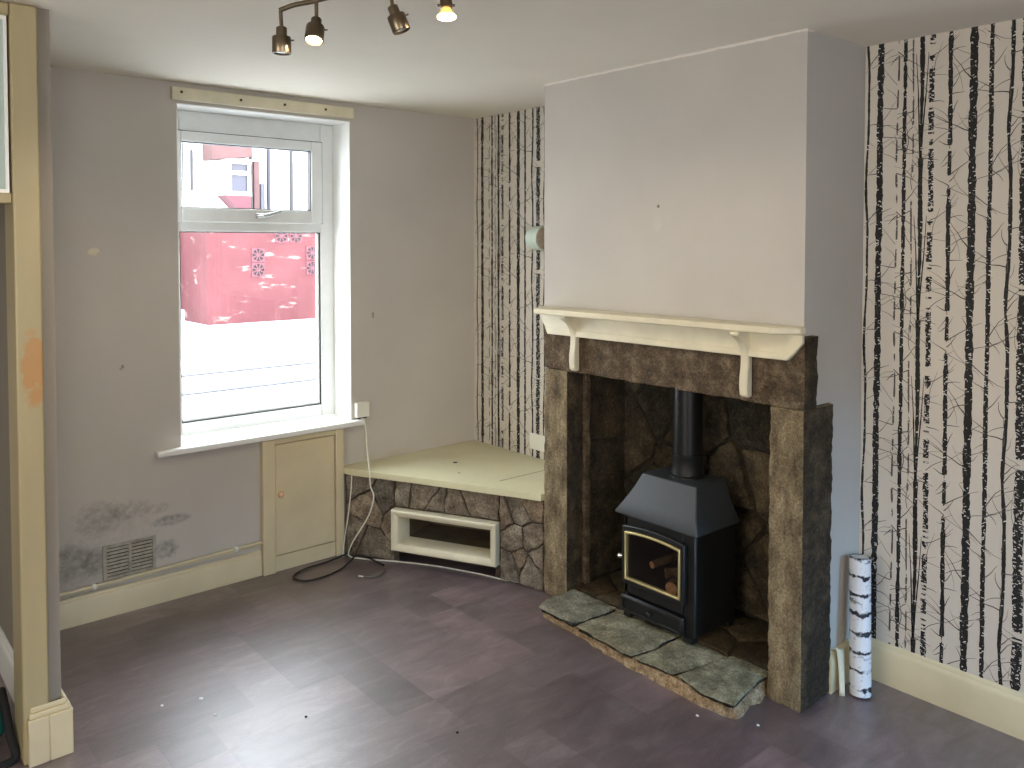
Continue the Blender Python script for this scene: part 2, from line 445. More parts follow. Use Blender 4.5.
# ------------------------------------------------------------------ window 1
fw = MB()
FY0, FY1 = .165, .225
fw.box(XB0, -1.515, FY0, FY1, ZS, 2.088); fw.box(-.832, XB1, FY0, FY1, ZS, 2.088)
fw.box(-1.515, -.832, FY0, FY1, 1.985, 2.088); fw.box(-1.515, -.832, FY0, FY1, ZS, .70)
fw.box(-1.515, -.832, FY0, FY1, 1.553, 1.603)
win = struct(fw.build('window_1', M['upvc'], bevel=.006), 'white window with top-hung opening light above fixed pane')
sa = MB()
for (p, q, r, s_) in ((-1.530, -1.51, 1.595, 1.995), (-.886, -.828, 1.595, 1.995), (-1.51, -.886, 1.950, 1.995), (-1.51, -.886, 1.595, 1.658)):
    sa.box(p, q, .150, .20, r, s_)
sash = sa.build('opening_sash', M['upvc'], win, .006)
sg = MB()
for (p, q, r, s_) in ((-1.51, -1.506, 1.658, 1.95), (-.890, -.886, 1.658, 1.95), (-1.506, -.890, 1.946, 1.95), (-1.506, -.890, 1.658, 1.662)):
    sg.box(p, q, .158, .19, r, s_)
for (p, q, r, s_) in ((-.836, -.832, .704, 1.549), (-1.515, -1.511, .704, 1.549), (-1.515, -.832, .70, .704), (-1.515, -.832, 1.549, 1.553)):
    sg.box(p, q, .172, .2, r, s_)
for (p, q, r, s_) in ((-.828, -.825, 1.595, 1.995), (-1.53, -.828, 1.995, 1.998)):
    sg.box(p, q, .158, .164, r, s_)
sg.build('rubber_seal', M['gasket'], win)
bead = MB()
for (p, q, r, s_) in ((-.846, -.836, .704, 1.549), (-1.511, -.846, .704, .716)): bead.box(p, q, .176, .196, r, s_)
bead.build('glazing_bead', M['upvc'], win, .003)
gp = MB(); gp.box(-1.512, -.884, .178, .184, 1.656, 1.952); gp.build('upper_glass', M['glass'], win)
gp = MB(); gp.box(-1.513, -.834, .184, .190, .702, 1.551); gp.build('lower_glass', M['glass'], win)
hd = MB()
hd.box(-1.175, -1.135, .138, .15, 1.617, 1.640)
hd.tube([(-1.165, .132, 1.629), (-1.135, .118, 1.630), (-1.105, .112, 1.638), (-1.065, .116, 1.650)], [.010, .009, .008, .006], 8)
hd.build('window_handle', M['chrome'], win, .003)
rl = MB()
rl.box(XB1 - .004, XB1, 0, .165, ZS, ZT); rl.box(XB0, XB0 + .004, 0, .165, ZS, ZT); rl.box(XB0 + .004, XB1 - .004, 0, .165, ZT - .004, ZT)
rl.build('reveal_lining', M['white'], win)
sl = MB(); sl.box(-1.689, -.714, -.048, 0, .615, .640); sl.box(XB0, XB1, 0, .165, .615, .640)
struct(sl.build('trim_1', M['white'], bevel=.006), 'white window sill board')

bt = thing('curtain_batten', 'cream wooden batten with screws fixed above the window', 'batten', (-1.175, -.011, 2.126))
m = MB(); m.box(-1.603, -.748, -.022, 0, 2.100, 2.152); m.build('board', M['cream2'], bt, .003)
for (xx, zz) in ((-1.565, 2.132), (-1.31, 2.126), (-1.105, 2.128), (-.90, 2.128)):
    m = MB(); m.lathe([(.006, 0), (.006, .003), (.003, .0045)], (xx, -.022, zz), (0, -1, 0), 10); m.build('screw', M['screw'], bt)

# ------------------------------------------------------------------ cupboard below window
cu = thing('cupboard', 'cream painted cupboard with small round knob under the window sill', 'cupboard', (-1.03, -.016, 0))
m = MB(); m.box(-1.232, -1.173, -.036, 0, 0, .612); m.box(-.865, -.823, -.036, 0, 0, .612); m.box(-1.173, -.865, -.030, 0, .588, .612)
m.box(-1.173, -.865, -.024, 0, 0, .072); m.build('frame', M['cream'], cu, .003)
m = MB(); m.box(-1.170, -.868, -.027, -.004, .076, .585); cd = m.build('door', M['cream'], cu, .003)
m = MB(); m.lathe([(.006, 0), (.006, .008), (.012, .012), (.0145, .019), (.012, .026), (.004, .029)], (-1.150, -.027, .36), (0, -1, 0), 16)
m.build('knob', M['knobwood'], cd)

# ------------------------------------------------------------------ vent grille, pipe, phone box
vg = thing('air_vent', 'grubby grey louvred air vent low on the window wall', 'vent', (-1.79, 0, .148))
m = MB()
for (p, q, r, s_) in ((-1.893, -1.878, .146, .287), (-1.702, -1.687, .146, .287), (-1.878, -1.702, .146, .158), (-1.878, -1.702, .275, .287)):
    m.box(p, q, -.010, 0, r, s_)
m.box(-1.796, -1.784, -.009, 0, .158, .275)
t = NT('grubby_white_metal'); t.set(Base_Color=t.ramp(t.noise(30, 5, .7), [(.35, lin(140, 134, 120)), (.65, lin(178, 172, 158))]), Roughness=.6); M['grubby'] = t.mat
m.build('frame', M['grubby'], vg, .002)
m = MB(); m.box(-1.878, -1.702, -.0015, 0, .158, .275, 1)  # black backing paints the shade between the louvres
for k in range(8):
    z = .163 + k * .0142
    m.add([(-1.878, -.009, z), (-1.702, -.009, z), (-1.702, -.002, z + .008), (-1.878, -.002, z + .008),
           (-1.878, -.007, z - .0015), (-1.702, -.007, z - .0015)], [(0, 1, 2, 3), (0, 4, 5, 1)], 0)
m.build('louvre_panel', [M['grubby'], M['dark']], vg)

pp = thing('heating_pipe', 'cream painted pipe running above the skirting board', 'pipe', (-1.73, -.022, .14))
m = MB(); m.tube([(-2.226, -.020, .137), (-1.9, -.021, .140), (-1.6, -.022, .146), (-1.234, -.020, .153)], .0075, 10); m.build('pipe_run', M['cream'], pp)
m = MB(); m.tube([(-2.226, -.008, .124), (-1.7, -.008, .130), (-1.234, -.008, .136)], .005, 8); m.build('lower_pipe', M['cream'], pp)
for xx, zz in ((-1.352, .150), (-1.929, .139)):
    m = MB(); m.lathe([(.011, -.006), (.0125, -.003), (.0125, .003), (.011, .006)], (xx, -.021, zz), (1, 0, 0), 12); m.box(xx - .004, xx + .004, -.018, 0, zz - .006, zz + .006)
    m.build('pipe_clip', M['white'], pp)

pbx = thing('phone_socket', 'small white wall socket box right of the window sill', 'socket', (-.711, 0, .647))
m = MB(); m.box(-.747, -.676, -.030, 0, .650, .722); m.build('housing', M['socket'], pbx, .004)
m = MB(); m.box(-.735, -.690, -.026, -.004, .644, .650); m.build('plug_slot', M['dark'], pbx)

def smooth_path(pts, n=6):
    P = [Vector(p) for p in pts]; out = []
    for i in range(len(P) - 1):
        a = P[max(i - 1, 0)]; b = P[i]; c = P[i + 1]; d = P[min(i + 2, len(P) - 1)]
        for k in range(n):
            t = k / n
            out.append(.5 * ((2 * b) + (c - a) * t + (2 * a - 5 * b + 4 * c - d) * t * t + (3 * b - a - 3 * c + d) * t ** 3))
    out.append(P[-1]); return out
wc = [(-.722, -.020, .646), (-.716, -.04, .640), (-.718, -.062, .600), (-.735, -.10, .52), (-.765, -.165, .46), (-.778, -.196, .423), (-.776, -.200, .36),
      (-.768, -.215, .312), (-.778, -.195, .233), (-.795, -.155, .161), (-.818, -.105, .08), (-.826, -.078, .02), (-.822, -.085, .005),
      (-.810, -.115, .004), (-.764, -.180, .004), (-.674, -.295, .004), (-.592, -.420, .004), (-.545, -.51, .004), (-.480, -.655, .004), (-.446, -.755, .004), (-.432, -.79, .004)]
m = MB(); m.tube(smooth_path(wc), .0032, 8)
tag(m.build('phone_cable', M['whitecable'], base=(-.722, -.02, .0)), 'long white cable from the wall socket down and along the foot of the stone bench', 'cable')
m = MB(); m.tube(smooth_path([(-.812, -.088, .393), (-.818, -.092, .33), (-.828, -.085, .22), (-.838, -.07, .11), (-.845, -.060, .03), (-.85, -.072, .006)]), .003, 8)
tag(m.build('cable_loop', M['whitecable'], base=(-.812, -.085, .0)), 'short white cable hanging beside the cupboard at the bench end', 'cable')
bc = [(-.80, -.07, .05), (-.83, -.075, .02), (-.93, -.075, .006), (-1.05, -.085, .006), (-1.125, -.12, .006), (-1.142, -.165, .006), (-1.115, -.215, .006), (-1.03, -.225, .006),
      (-.93, -.195, .006), (-.86, -.155, .012), (-.81, -.13, .02), (-.775, -.175, .014), (-.765, -.23, .007), (-.758, -.285, .006)]
m = MB(); m.tube(smooth_path(bc), .0042, 8)
tag(m.build('power_cable', M['blackcable'], base=(-.95, -.14, 0)), 'black cable looped on the floor in front of the cupboard', 'cable')
sc = thing('cable_offcut', 'short curved grey cable end lying on the floor before the bench', 'cable', (-.85, -.35, 0))
m = MB(); m.tube(smooth_path([(-.898, -.340, .006), (-.870, -.368, .006), (-.835, -.370, .006), (-.80, -.352, .006), (-.782, -.330, .007)]), .0045, 8); m.build('sheath', M['greycable'], sc)
m = MB(); m.tube([(-.911, -.318, .006), (-.898, -.340, .006)], .0035, 8); m.build('bare_end', M['whitecable'], sc)

# ------------------------------------------------------------------ stone cladding by clipped Voronoi cells
def clip(poly, px, py, nx, ny):
    out = []
    for i in range(len(poly)):
        a = poly[i]; b = poly[(i + 1) % len(poly)]
        da = (a[0] - px) * nx + (a[1] - py) * ny; db = (b[0] - px) * nx + (b[1] - py) * ny
        if da <= 0: out.append(a)
        if (da < 0 < db) or (db < 0 < da):
            k = da / (da - db); out.append((a[0] + (b[0] - a[0]) * k, a[1] + (b[1] - a[1]) * k))
    return out
def crazy(W, H, size, gap, R, asp=1.0, margin=.004):
    nx_ = max(1, round(W / size)); ny_ = max(1, round(H / (size * asp)))
    seeds = [((i + .5 + R.uniform(-.42, .42) + (.5 if j % 2 else 0) - .25) * W / nx_, (j + .5 + R.uniform(-.40, .40)) * H / ny_) for i in range(nx_) for j in range(ny_)]
    cells = []
    for i, a in enumerate(seeds):
        poly = [(margin, margin), (W - margin, margin), (W - margin, H - margin), (margin, H - margin)]
        for j, b in enumerate(seeds):
            if i == j: continue
            dx, dy = b[0] - a[0], b[1] - a[1]; L = math.hypot(dx, dy)
            if L > 4 * size: continue
            dx /= L; dy /= L
            poly = clip(poly, a[0] + dx * (L / 2 - gap / 2), a[1] + dy * (L / 2 - gap / 2), dx, dy)
            if len(poly) < 3: break
        if len(poly) >= 3: cells.append(poly)
    return cells
def clad(mb, fn, W, H, size, gap, depth, R, asp=1.0, tints=((.8, 1.15),), skip=None):
    """raised irregular stones on the surface fn(u, v, h)"""
    for poly in crazy(W, H, size, gap, R, asp):
        cx = sum(p[0] for p in poly) / len(poly); cy = sum(p[1] for p in poly) / len(poly)
        if skip and skip(cx, cy): continue
        pts = []
        for i in range(len(poly)):
            a = poly[i]; b = poly[(i + 1) % len(poly)]
            L = math.hypot(b[0] - a[0], b[1] - a[1])
            if L < .012: pts.append(a); continue
            ns = 4 if L > .06 else 2
            for k in range(ns):
                t = k / ns; j = .0 if k == 0 else R.uniform(-1, 1) * min(.006, L * .06)
                nxx, nyy = -(b[1] - a[1]) / L, (b[0] - a[0]) / L
                pts.append((a[0] + (b[0] - a[0]) * t + nxx * j, a[1] + (b[1] - a[1]) * t + nyy * j))
        n = len(pts); hh = depth * R.uniform(.7, 1.2)
        r0 = [fn(p[0], p[1], 0) for p in pts]
        r1 = [fn(cx + (p[0] - cx) * .985, cy + (p[1] - cy) * .985, hh * .75) for p in pts]
        r2 = [fn(cx + (p[0] - cx) * .94, cy + (p[1] - cy) * .94, hh * R.uniform(.93, 1.08)) for p in pts]
        r3 = [fn(cx + (p[0] - cx) * .5, cy + (p[1] - cy) * .5, hh * R.uniform(.95, 1.25)) for p in pts]
        vs = r0 + r1 + r2 + r3 + [fn(cx, cy, hh * 1.1)]
        fs = []
        for q in range(3):
            for i in range(n):
                j = (i + 1) % n; fs.append((q * n + i, q * n + j, (q + 1) * n + j, (q + 1) * n + i))
        for i in range(n): fs.append((3 * n + i, 3 * n + (i + 1) % n, 4 * n))
        k = R.uniform(*R.choice(tints)); wv = R.uniform(-.09, .09)
        mb.add(vs, fs, 0, (k * (1 + wv), k, k * (1 - wv)))

# ------------------------------------------------------------------ stone bench in the alcove
be = thing('stone_bench', 'low corner bench of irregular stones with a cream top and box niche', 'bench', (-.4, -.45, 0))
face = [(-.815, -.040), (-.765, -.105), (-.678, -.273), (-.613, -.403), (-.535, -.553), (-.46, -.703), (-.405, -.84), (-.383, -.975)]
fl_len = [0]
for a, b in zip(face, face[1:]): fl_len.append(fl_len[-1] + math.hypot(b[0] - a[0], b[1] - a[1]))
def face_pt(u, v, h):
    u = max(0, min(fl_len[-1] - 1e-6, u))
    for i in range(len(face) - 1):
        if u <= fl_len[i + 1]: break
    t = (u - fl_len[i]) / (fl_len[i + 1] - fl_len[i])
    a, b = face[i], face[i + 1]
    d = Vector((b[0] - a[0], b[1] - a[1], 0)).normalized(); n = Vector((d.y, -d.x, 0))
    return Vector((a[0] + (b[0] - a[0]) * t, a[1] + (b[1] - a[1]) * t, v)) + n * h
# niche box frame position along the face
NU0, NU1, NZ0, NZ1 = .264, .800, .067, .258
m = MB()
inner = [(x + .16, y + .10) for x, y in face]
def strip(mb, a, b, z0, z1, n=24):
    vs = []; fs = []
    for i in range(n + 1):
        u = a + (b - a) * i / n
        vs += [face_pt(u, z0, 0), face_pt(u, z1, 0)]
    for i in range(n): fs.append((2 * i, 2 * i + 2, 2 * i + 3, 2 * i + 1))
    mb.add(vs, fs, 1)
LF = fl_len[-1]
strip(m, 0, NU0 + .02, 0, .395); strip(m, NU1 - .02, LF, 0, .395);  strip(m, NU0, NU1, NZ1 - .01, .395)
R = random.Random(5)
def bench_fn(u, v, h): return face_pt(u, v, h)
def inbox(u, v): return NU0 - .01 < u < NU1 + .01 and NZ0 - .03 < v < NZ1 + .005
TB = ((.7, .95), (.95, 1.2), (1.0, 1.3))
for (ua, ub, va, vb, sz, asp) in ((0, NU0 - .004, 0, .392, .105, 1.2), (NU1 + .004, LF, 0, .392, .085, 1.5), (NU0, NU1, NZ1 + .004, .392, .105, 1.1)):
    clad(m, (lambda ua, va: (lambda u, v, h: face_pt(u + ua, v + va, h - .004)))(ua, va), ub - ua, vb - va, sz, .008, .014, R, asp, TB)
m.build('stone_facing', [M['stone'], M['mortar']], be)
m = MB()
top = [(-.823, -.001), (-.823, -.052), (-.81, -.090), (-.78, -.155), (-.735, -.235), (-.69, -.335), (-.655, -.40), (-.59, -.545), (-.535, -.665), (-.478, -.79), (-.432, -.885), (-.398, -.972), (-.397, -.968), (-.001, -.968), (-.001, -.001)]
m.prism(top, lambda p, t: Vector((p[0], p[1], t)), .394, .424)
tb = m.build('top_board', [M['benchtop'], M['dark']], be, .004)
m = MB(); m.lathe([(.012, 0), (.012, .0008)], (-.364, -.311, .424), (0, 0, 1), 14); m.build('cable_hole', M['dark'], tb)  # flat dark disc paints the shade inside the hole
m = MB(); m.lathe([(.005, 0), (.005, .0008)], (-.462, -.473, .424), (0, 0, 1), 10); m.build('cable_hole', M['dark'], tb)
m = MB(); m.tube([(-.405, -.70, .4242), (-.10, -.70, .4242)], .0009, 4); m.build('board_joint', M['dark'], tb)
# niche: bevelled frame standing out 4 cm, box sunk 14 cm
a = face_pt(NU0, 0, 0); b = face_pt(NU1, 0, 0); dd = (b - a).normalized(); nn = Vector((dd.y, -dd.x, 0))
def nb(u, v, h): return a + dd * u + Vector((0, 0, v)) + nn * h
LW = (b - a).length
def loop(e, h): return [nb(e, NZ0 + e, h), nb(LW - e, NZ0 + e, h), nb(LW - e, NZ1 - e, h), nb(e, NZ1 - e, h)]
m = MB()
rings = [loop(0, -.01), loop(0, .042), loop(.004, .047), loop(.010, .047), loop(.030, .034), loop(.032, .03), loop(.032, -.075)]
vs = sum(rings, []); fs = []
for q in range(len(rings) - 1):
    for k in range(4):
        k2 = (k + 1) % 4; fs.append((q * 4 + k, q * 4 + k2, q * 4 + 4 + k2, q * 4 + 4 + k))
m.add(vs, fs); nf = m.build('niche_frame', M['cream2'], be)
m = MB()
rr = [loop(.032, -.075), loop(.032, -.28)]
vs = sum(rr, []); fs = [(k, (k + 1) % 4, 4 + (k + 1) % 4, 4 + k) for k in range(4)] + [(4, 5, 6, 7)]
m.add(vs, fs); m.build('niche_lining', plain('dusty_brown_board', (92, 80, 62), .8, var=.2, nscale=9), be)

def rough_box(x0, x1, y0, y1, z0, z1, cell, amp, seed, mf=None, chamfer=.012, freq=14):
    """stone block: gridded box, edges worn, surface displaced"""
    bm = bmesh.new()
    bmesh.ops.create_cube(bm, size=1)
    L = (x1 - x0, y1 - y0, z1 - z0)
    for v in bm.verts: v.co = Vector(((v.co.x + .5) * L[0] + x0, (v.co.y + .5) * L[1] + y0, (v.co.z + .5) * L[2] + z0))
    for ax in range(3):
        nseg = max(1, int(L[ax] / cell))
        for k in range(1, nseg):
            p = Vector((x0, y0, z0)); p[ax] += L[ax] * k / nseg; n = Vector((0, 0, 0)); n[ax] = 1
            bmesh.ops.bisect_plane(bm, geom=bm.verts[:] + bm.edges[:] + bm.faces[:], plane_co=p, plane_no=n)
    lo = (x0, y0, z0); hi = (x1, y1, z1)
    for v in bm.verts:
        c = v.co.copy(); near = [min(c[i] - lo[i], hi[i] - c[i]) for i in range(3)]
        edge = sum(1 for q in near if q < cell * .6)
        cen = Vector([(lo[i] + hi[i]) / 2 for i in range(3)])
        d = Vector((0, 0, 0))
        for i in range(3):
            if near[i] < 1e-5: d[i] = 1 if c[i] > cen[i] else -1
        nz = noise.noise(c * freq + Vector((seed, seed * 2, 0))) * .5 + noise.noise(c * freq * 3.1 + Vector((seed, 0, 5))) * .5
        v.co += d * (nz * amp)
        if edge >= 2:
            v.co -= d * chamfer * (.4 + .9 * abs(noise.noise(c * 17 + Vector((seed, 3, 1)))))
    vs = [v.co.copy() for v in bm.verts]
    bm.verts.index_update()
    fs = [tuple(v.index for v in f.verts) for f in bm.faces]
    bm.normal_update()
    ms = [mf(f.normal) if mf else 0 for f in bm.faces]
    bm.free()
    return vs, fs, ms
def rb(mb, *a, **k):
    vs, fs, ms = rough_box(*a, **k); o = len(mb.v); mb.v += [tuple(v) for v in vs]
    for f, mm in zip(fs, ms): mb.f.append(tuple(i + o for i in f)); mb.m.append(mm); mb.c.append((1, 1, 1)); mb.sm.append(True)

# ------------------------------------------------------------------ chimney breast
YL, YR, XC = -.968, -2.178, -.378
ch = MB()
ch.box(XC, 0, YR, YL, 1.205, HC)
ch.box(-.37, 0, -1.10, YL, 0, 1.205)
ch.box(-.21, 0, YR, -2.07, 0, .975)
ch.box(-.312, 0, YR, -2.07, .975, 1.205)
struct(ch.build('wall_chimney', M['chimney'], fix=False), 'lilac painted chimney breast above the mantel shelf')
# recess lining: back and two sides of sooty stones
rc = MB()
R = random.Random(21)
TS = ((.55, .85), (.8, 1.2), (1.0, 1.45))
rc.box(-.02, -.001, -2.07, -1.10, .0, 1.2, 1)
clad(rc, lambda u, v, h: Vector((-.02 - h, -1.105 - u, .06 + v)), .96, 1.1, .22, .016, .016, R, 1.1, TS)
rc.box(-.31, -.02, -1.115, -1.10, 0, 1.2, 1)
clad(rc, lambda u, v, h: Vector((-.305 + u, -1.115 - h, .06 + v)), .28, 1.1, .30, .014, .010, R, 2.2, TS)
rc.box(-.31, -.02, -2.07, -2.055, 0, 1.2, 1)
clad(rc, lambda u, v, h: Vector((-.305 + u, -2.055 + h, .06 + v)), .28, 1.1, .2, .02, .016, R, 1.0, TS)
rc.box(-.31, -.02, -2.055, -1.115, 1.18, 1.2, 1)
rb(rc, -.300, -.272, -1.142, -1.112, .06, .97, .012, .006, 31, mf=lambda n: 2, chamfer=.003)
struct(rc.build('wall_recess', [M['soot'], M['sootmortar'], M['lintel']]), 'sooty stone lining of the fireplace recess')

fs_ = thing('fireplace_surround', 'worn brown stone fireplace surround of two pillars and a lintel', 'fireplace', (-.33, -1.58, 0))
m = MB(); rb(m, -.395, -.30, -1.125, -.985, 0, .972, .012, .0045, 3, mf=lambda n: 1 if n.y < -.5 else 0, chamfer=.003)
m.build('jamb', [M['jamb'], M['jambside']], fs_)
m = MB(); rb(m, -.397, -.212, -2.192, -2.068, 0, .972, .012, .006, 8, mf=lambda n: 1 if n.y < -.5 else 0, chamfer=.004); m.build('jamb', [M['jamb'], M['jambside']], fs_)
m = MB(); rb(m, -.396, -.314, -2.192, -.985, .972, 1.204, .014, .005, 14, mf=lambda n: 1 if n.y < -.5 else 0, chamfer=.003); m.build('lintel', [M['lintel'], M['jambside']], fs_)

# ------------------------------------------------------------------ mantel shelf
ms = thing('mantel_shelf', 'cream painted mantel shelf on two scrolled brackets above the fireplace', 'shelf', (-.42, -1.59, 1.12))
m = MB()
m.prism([(-.379, -.986), (-.41, -.990), (-.522, -1.058), (-.478, -2.118), (-.41, -2.186), (-.379, -2.186)], lambda p, t: Vector((p[0], p[1], t)), 1.213, 1.236)
m.build('shelf_board', M['cream2'], ms, .005)
m = MB()
m.prism([(-.99, 1.213), (-.99, 1.185), (-1.035, 1.122), (-2.145, 1.128), (-2.194, 1.185), (-2.194, 1.213)], lambda p, t: Vector((t, p[0], p[1])), -.418, -.402)
m.prism([(-1.02, 1.150), (-1.035, 1.122), (-2.145, 1.128), (-2.162, 1.150)], lambda p, t: Vector((t, p[0], p[1])), -.424, -.418)
m.build('fascia', M['cream2'], ms, .003)
prof = [(-.400, .985), (-.418, .983), (-.428, .992), (-.432, 1.02), (-.431, 1.05), (-.425, 1.09), (-.424, 1.12), (-.432, 1.150), (-.446, 1.172), (-.462, 1.186), (-.480, 1.196), (-.486, 1.200), (-.486, 1.213), (-.400, 1.213)]
for yc in (-1.187, -1.990):
    m = MB(); m.prism(prof, lambda p, t: Vector((p[0], t, p[1] + (0.006 if yc < -1.5 else 0) * (1.213 - p[1]) / .23)), yc - .0155, yc + .0155); m.build('bracket', M['cream2'], ms, .004)

# ------------------------------------------------------------------ hearth
he = thing('stone_hearth', 'raised hearth of grey stone slabs on a crumbling sandy mortar edge', 'hearth', (-.45, -1.6, 0))
outline = [(-.395, -1.128), (-.53, -1.137), (-.588, -1.165), (-.590, -1.40), (-.606, -1.56), (-.612, -1.71), (-.618, -1.85), (-.622, -1.97), (-.606, -2.086), (-.43, -2.055), (-.39, -2.062)]
def dense(pl, step=.02):
    out = []
    for i in range(len(pl)):
        a_, b_ = pl[i], pl[(i + 1) % len(pl)]; L = math.hypot(b_[0] - a_[0], b_[1] - a_[1]); n = max(1, int(L / step))
        for k in range(n): out.append((a_[0] + (b_[0] - a_[0]) * k / n, a_[1] + (b_[1] - a_[1]) * k / n))
    return out
def blob(mb, pl, z0, z1, amp, seed, flare=0, c=(1, 1, 1), m_=0, rag=.4, edge=None):
    P = dense(pl); cx = sum(p[0] for p in P) / len(P); cy = sum(p[1] for p in P) / len(P)
    def wob(p, k): return noise.noise(Vector((p[0] * 22, p[1] * 22, seed + k))) * amp
    rings = []
    for (k, z, e) in ((0, z0, flare), (1, z0 + (z1 - z0) * .45, flare * .4), (2, z1 - .006, 0), (3, z1, -.008)):
        r = []
        for p in P:
            d = Vector((p[0] - cx, p[1] - cy, 0)).normalized()
            w = wob(p, k * rag) + e
            r.append((p[0] + d.x * w, p[1] + d.y * w, z + (noise.noise(Vector((p[0] * 15, p[1] * 15, seed + 9))) * .004 if k > 1 else 0)))
        rings.append(r)
    n = len(P); vs = sum(rings, []); f = []
    for q in range(3):
        for i in range(n):
            j = (i + 1) % n; f.append((q * n + i, q * n + j, (q + 1) * n + j, (q + 1) * n + i))
    vs.append((cx, cy, z1 + .001))
    for i in range(n): f.append((3 * n + i, 3 * n + (i + 1) % n, 4 * n))
    mb.add(vs, f, m_, c)
    if edge is not None:
        k0 = len(mb.m) - len(f)
        for i in range(2 * n): mb.m[k0 + i] = edge
m = MB()
bed = [(-.30, -1.13), (-.50, -1.125), (-.548, -1.15), (-.562, -1.40), (-.578, -1.56), (-.588, -1.71), (-.594, -1.85), (-.598, -1.95), (-.582, -2.066), (-.40, -2.05), (-.30, -2.05)]
blob(m, bed, 0, .040, .022, 2, .012, rag=1.3); m.build('mortar_bed', M['hearthbed'], he)
slabs = [([(-.36, -1.132), (-.53, -1.137), (-.588, -1.165), (-.588, -1.35), (-.555, -1.36), (-.42, -1.375), (-.36, -1.375)], .060, (1.0, 1.0, 1.02)),
         ([(-.345, -1.388), (-.42, -1.386), (-.555, -1.37), (-.590, -1.375), (-.598, -1.50), (-.606, -1.56), (-.600, -1.66), (-.528, -1.675), (-.40, -1.675), (-.345, -1.675)], .057, (1.06, 1.02, .94)),
         ([(-.345, -1.688), (-.40, -1.688), (-.528, -1.686), (-.600, -1.675), (-.602, -1.71), (-.590, -1.83), (-.53, -1.85), (-.35, -1.885)], .056, (1.0, .98, .90)),
         ([(-.345, -1.90), (-.53, -1.866), (-.596, -1.862), (-.626, -1.97), (-.606, -2.086), (-.43, -2.057), (-.345, -2.05)], .064, (.98, 1.0, .96))]
for i, (pl, z, c) in enumerate(slabs):
    m = MB(); blob(m, pl, .034 if i < 3 else .040, z, .010, 30 + i * 7, -.014, c, rag=1.7, edge=1); m.build('slab', [M['slab'], M['slabedge']], he)
m = MB(); m.box(-.34, -.02, -2.055, -1.115, .0, .05, 1)
R = random.Random(3)
clad(m, lambda u, v, h: Vector((-.345 + v, -1.118 - u, .046 + h)), .93, .32, .2, .012, .012, R, 1, ((.7, 1.2),))
m.build('recess_floor', [M['hearthdark'], M['sootmortar']], he)

# ------------------------------------------------------------------ stove
sv = thing('wood_stove', 'black cast iron stove with sloping hood and brass-edged glass door', 'stove', (-.26, -1.60, .062))
BX0, BX1, BY0, BY1 = -.385, -.135, -1.765, -1.435
m = MB()
m.box(BX0 + .012, BX1, BY0, BY0 + .012, .078, .50); m.box(BX0 + .012, BX1, BY1 - .012, BY1, .078, .50); m.box(BX1 - .012, BX1, BY0 + .012, BY1 - .012, .078, .50)
m.box(BX0 + .013, BX1 - .012, BY0 + .012, BY1 - .012, .078, .19); m.box(BX0 + .013, BX1 - .012, BY0 + .012, BY1 - .012, .465, .50)
m.box(BX0, BX0 + .014, -1.715, BY1, .150, .212); m.box(BX0, BX0 + .014, -1.715, BY1, .40, .475)
m.box(BX0, BX0 + .014, BY1 - .018, BY1, .078, .475)
m.box(BX0 + .004, BX0 + .012, BY0, -1.715, .078, .475); m.box(BX0 + .012, BX0 + .03, BY0 + .012, -1.715, .078, .475)
m.build('body', M['castiron'], sv, .006)
# hood: flared pyramid with a little rim
hz = [(-.412, -.150, -1.795, -1.407, .460), (-.412, -.150, -1.795, -1.407, .468), (-.385, -.150, -1.770, -1.432, .512), (-.352, -.150, -1.747, -1.454, .562), (-.326, -.150, -1.728, -1.473, .612)]
m = MB(); vs = []; f = [(0, 1, 2, 3)]
for (xa, xb_, ya, yb, z) in hz: vs += [(xa, ya, z), (xb_, ya, z), (xb_, yb, z), (xa, yb, z)]
for q in range(len(hz) - 1):
    for k in range(4): f.append((q * 4 + k, q * 4 + (k + 1) % 4, q * 4 + 4 + (k + 1) % 4, q * 4 + 4 + k))
n4 = (len(hz) - 1) * 4; f.append((n4, n4 + 1, n4 + 2, n4 + 3))
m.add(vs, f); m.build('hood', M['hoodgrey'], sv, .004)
m = MB(); m.lathe([(.056, .60), (.056, 1.18)], (-.225, -1.610, 0), (0, 0, 1), 32, cap=False); fp = m.build('flue_pipe', M['flue'], sv)
m = MB(); m.lathe([(.068, .612), (.068, .618), (.061, .622), (.0595, .640), (.0595, .690), (.061, .692), (.061, .697), (.056, .699)], (-.225, -1.610, 0), (0, 0, 1), 32); m.build('flue_collar', M['castiron'], fp)
# door: frame with arched top
def arch(y0_, y1_, z0_, z1_, rise, n=10):
    pts = [(y0_, z0_), (y1_, z0_)]
    for k in range(n + 1):
        t = k / n; y = y1_ + (y0_ - y1_) * t; pts.append((y, z1_ + rise * (1 - (2 * t - 1) ** 2)))
    return pts
def arch_frame(mb, o, i, xa, xb, mi=0):
    n = len(o); vs = []
    for (pl, x) in ((o, xa), (i, xa), (i, xb), (o, xb)): vs += [(x, p[0], p[1]) for p in pl]
    f = []
    for q in range(4):
        for k in range(n):
            k2 = (k + 1) % n; f.append((q * n + k, q * n + k2, ((q + 1) % 4) * n + k2, ((q + 1) % 4) * n + k))
    mb.add(vs, f, mi)
DO = arch(-1.735, -1.437, .194, .416, .012); DI = arch(-1.709, -1.460, .219, .388, .009); D2 = arch(-1.717, -1.452, .211, .396, .010)
m = MB(); arch_frame(m, DO, D2, -.404, -.385); dor = m.build('door', M['castiron'], sv, .004)
m = MB(); arch_frame(m, D2, DI, -.408, -.390); m.build('brass_trim', M['brass'], dor, .002)
m = MB(); m.prism(D2, lambda p, t: Vector((t, p[0], p[1])), -.395, -.391); m.build('glass', M['smoked'], dor)
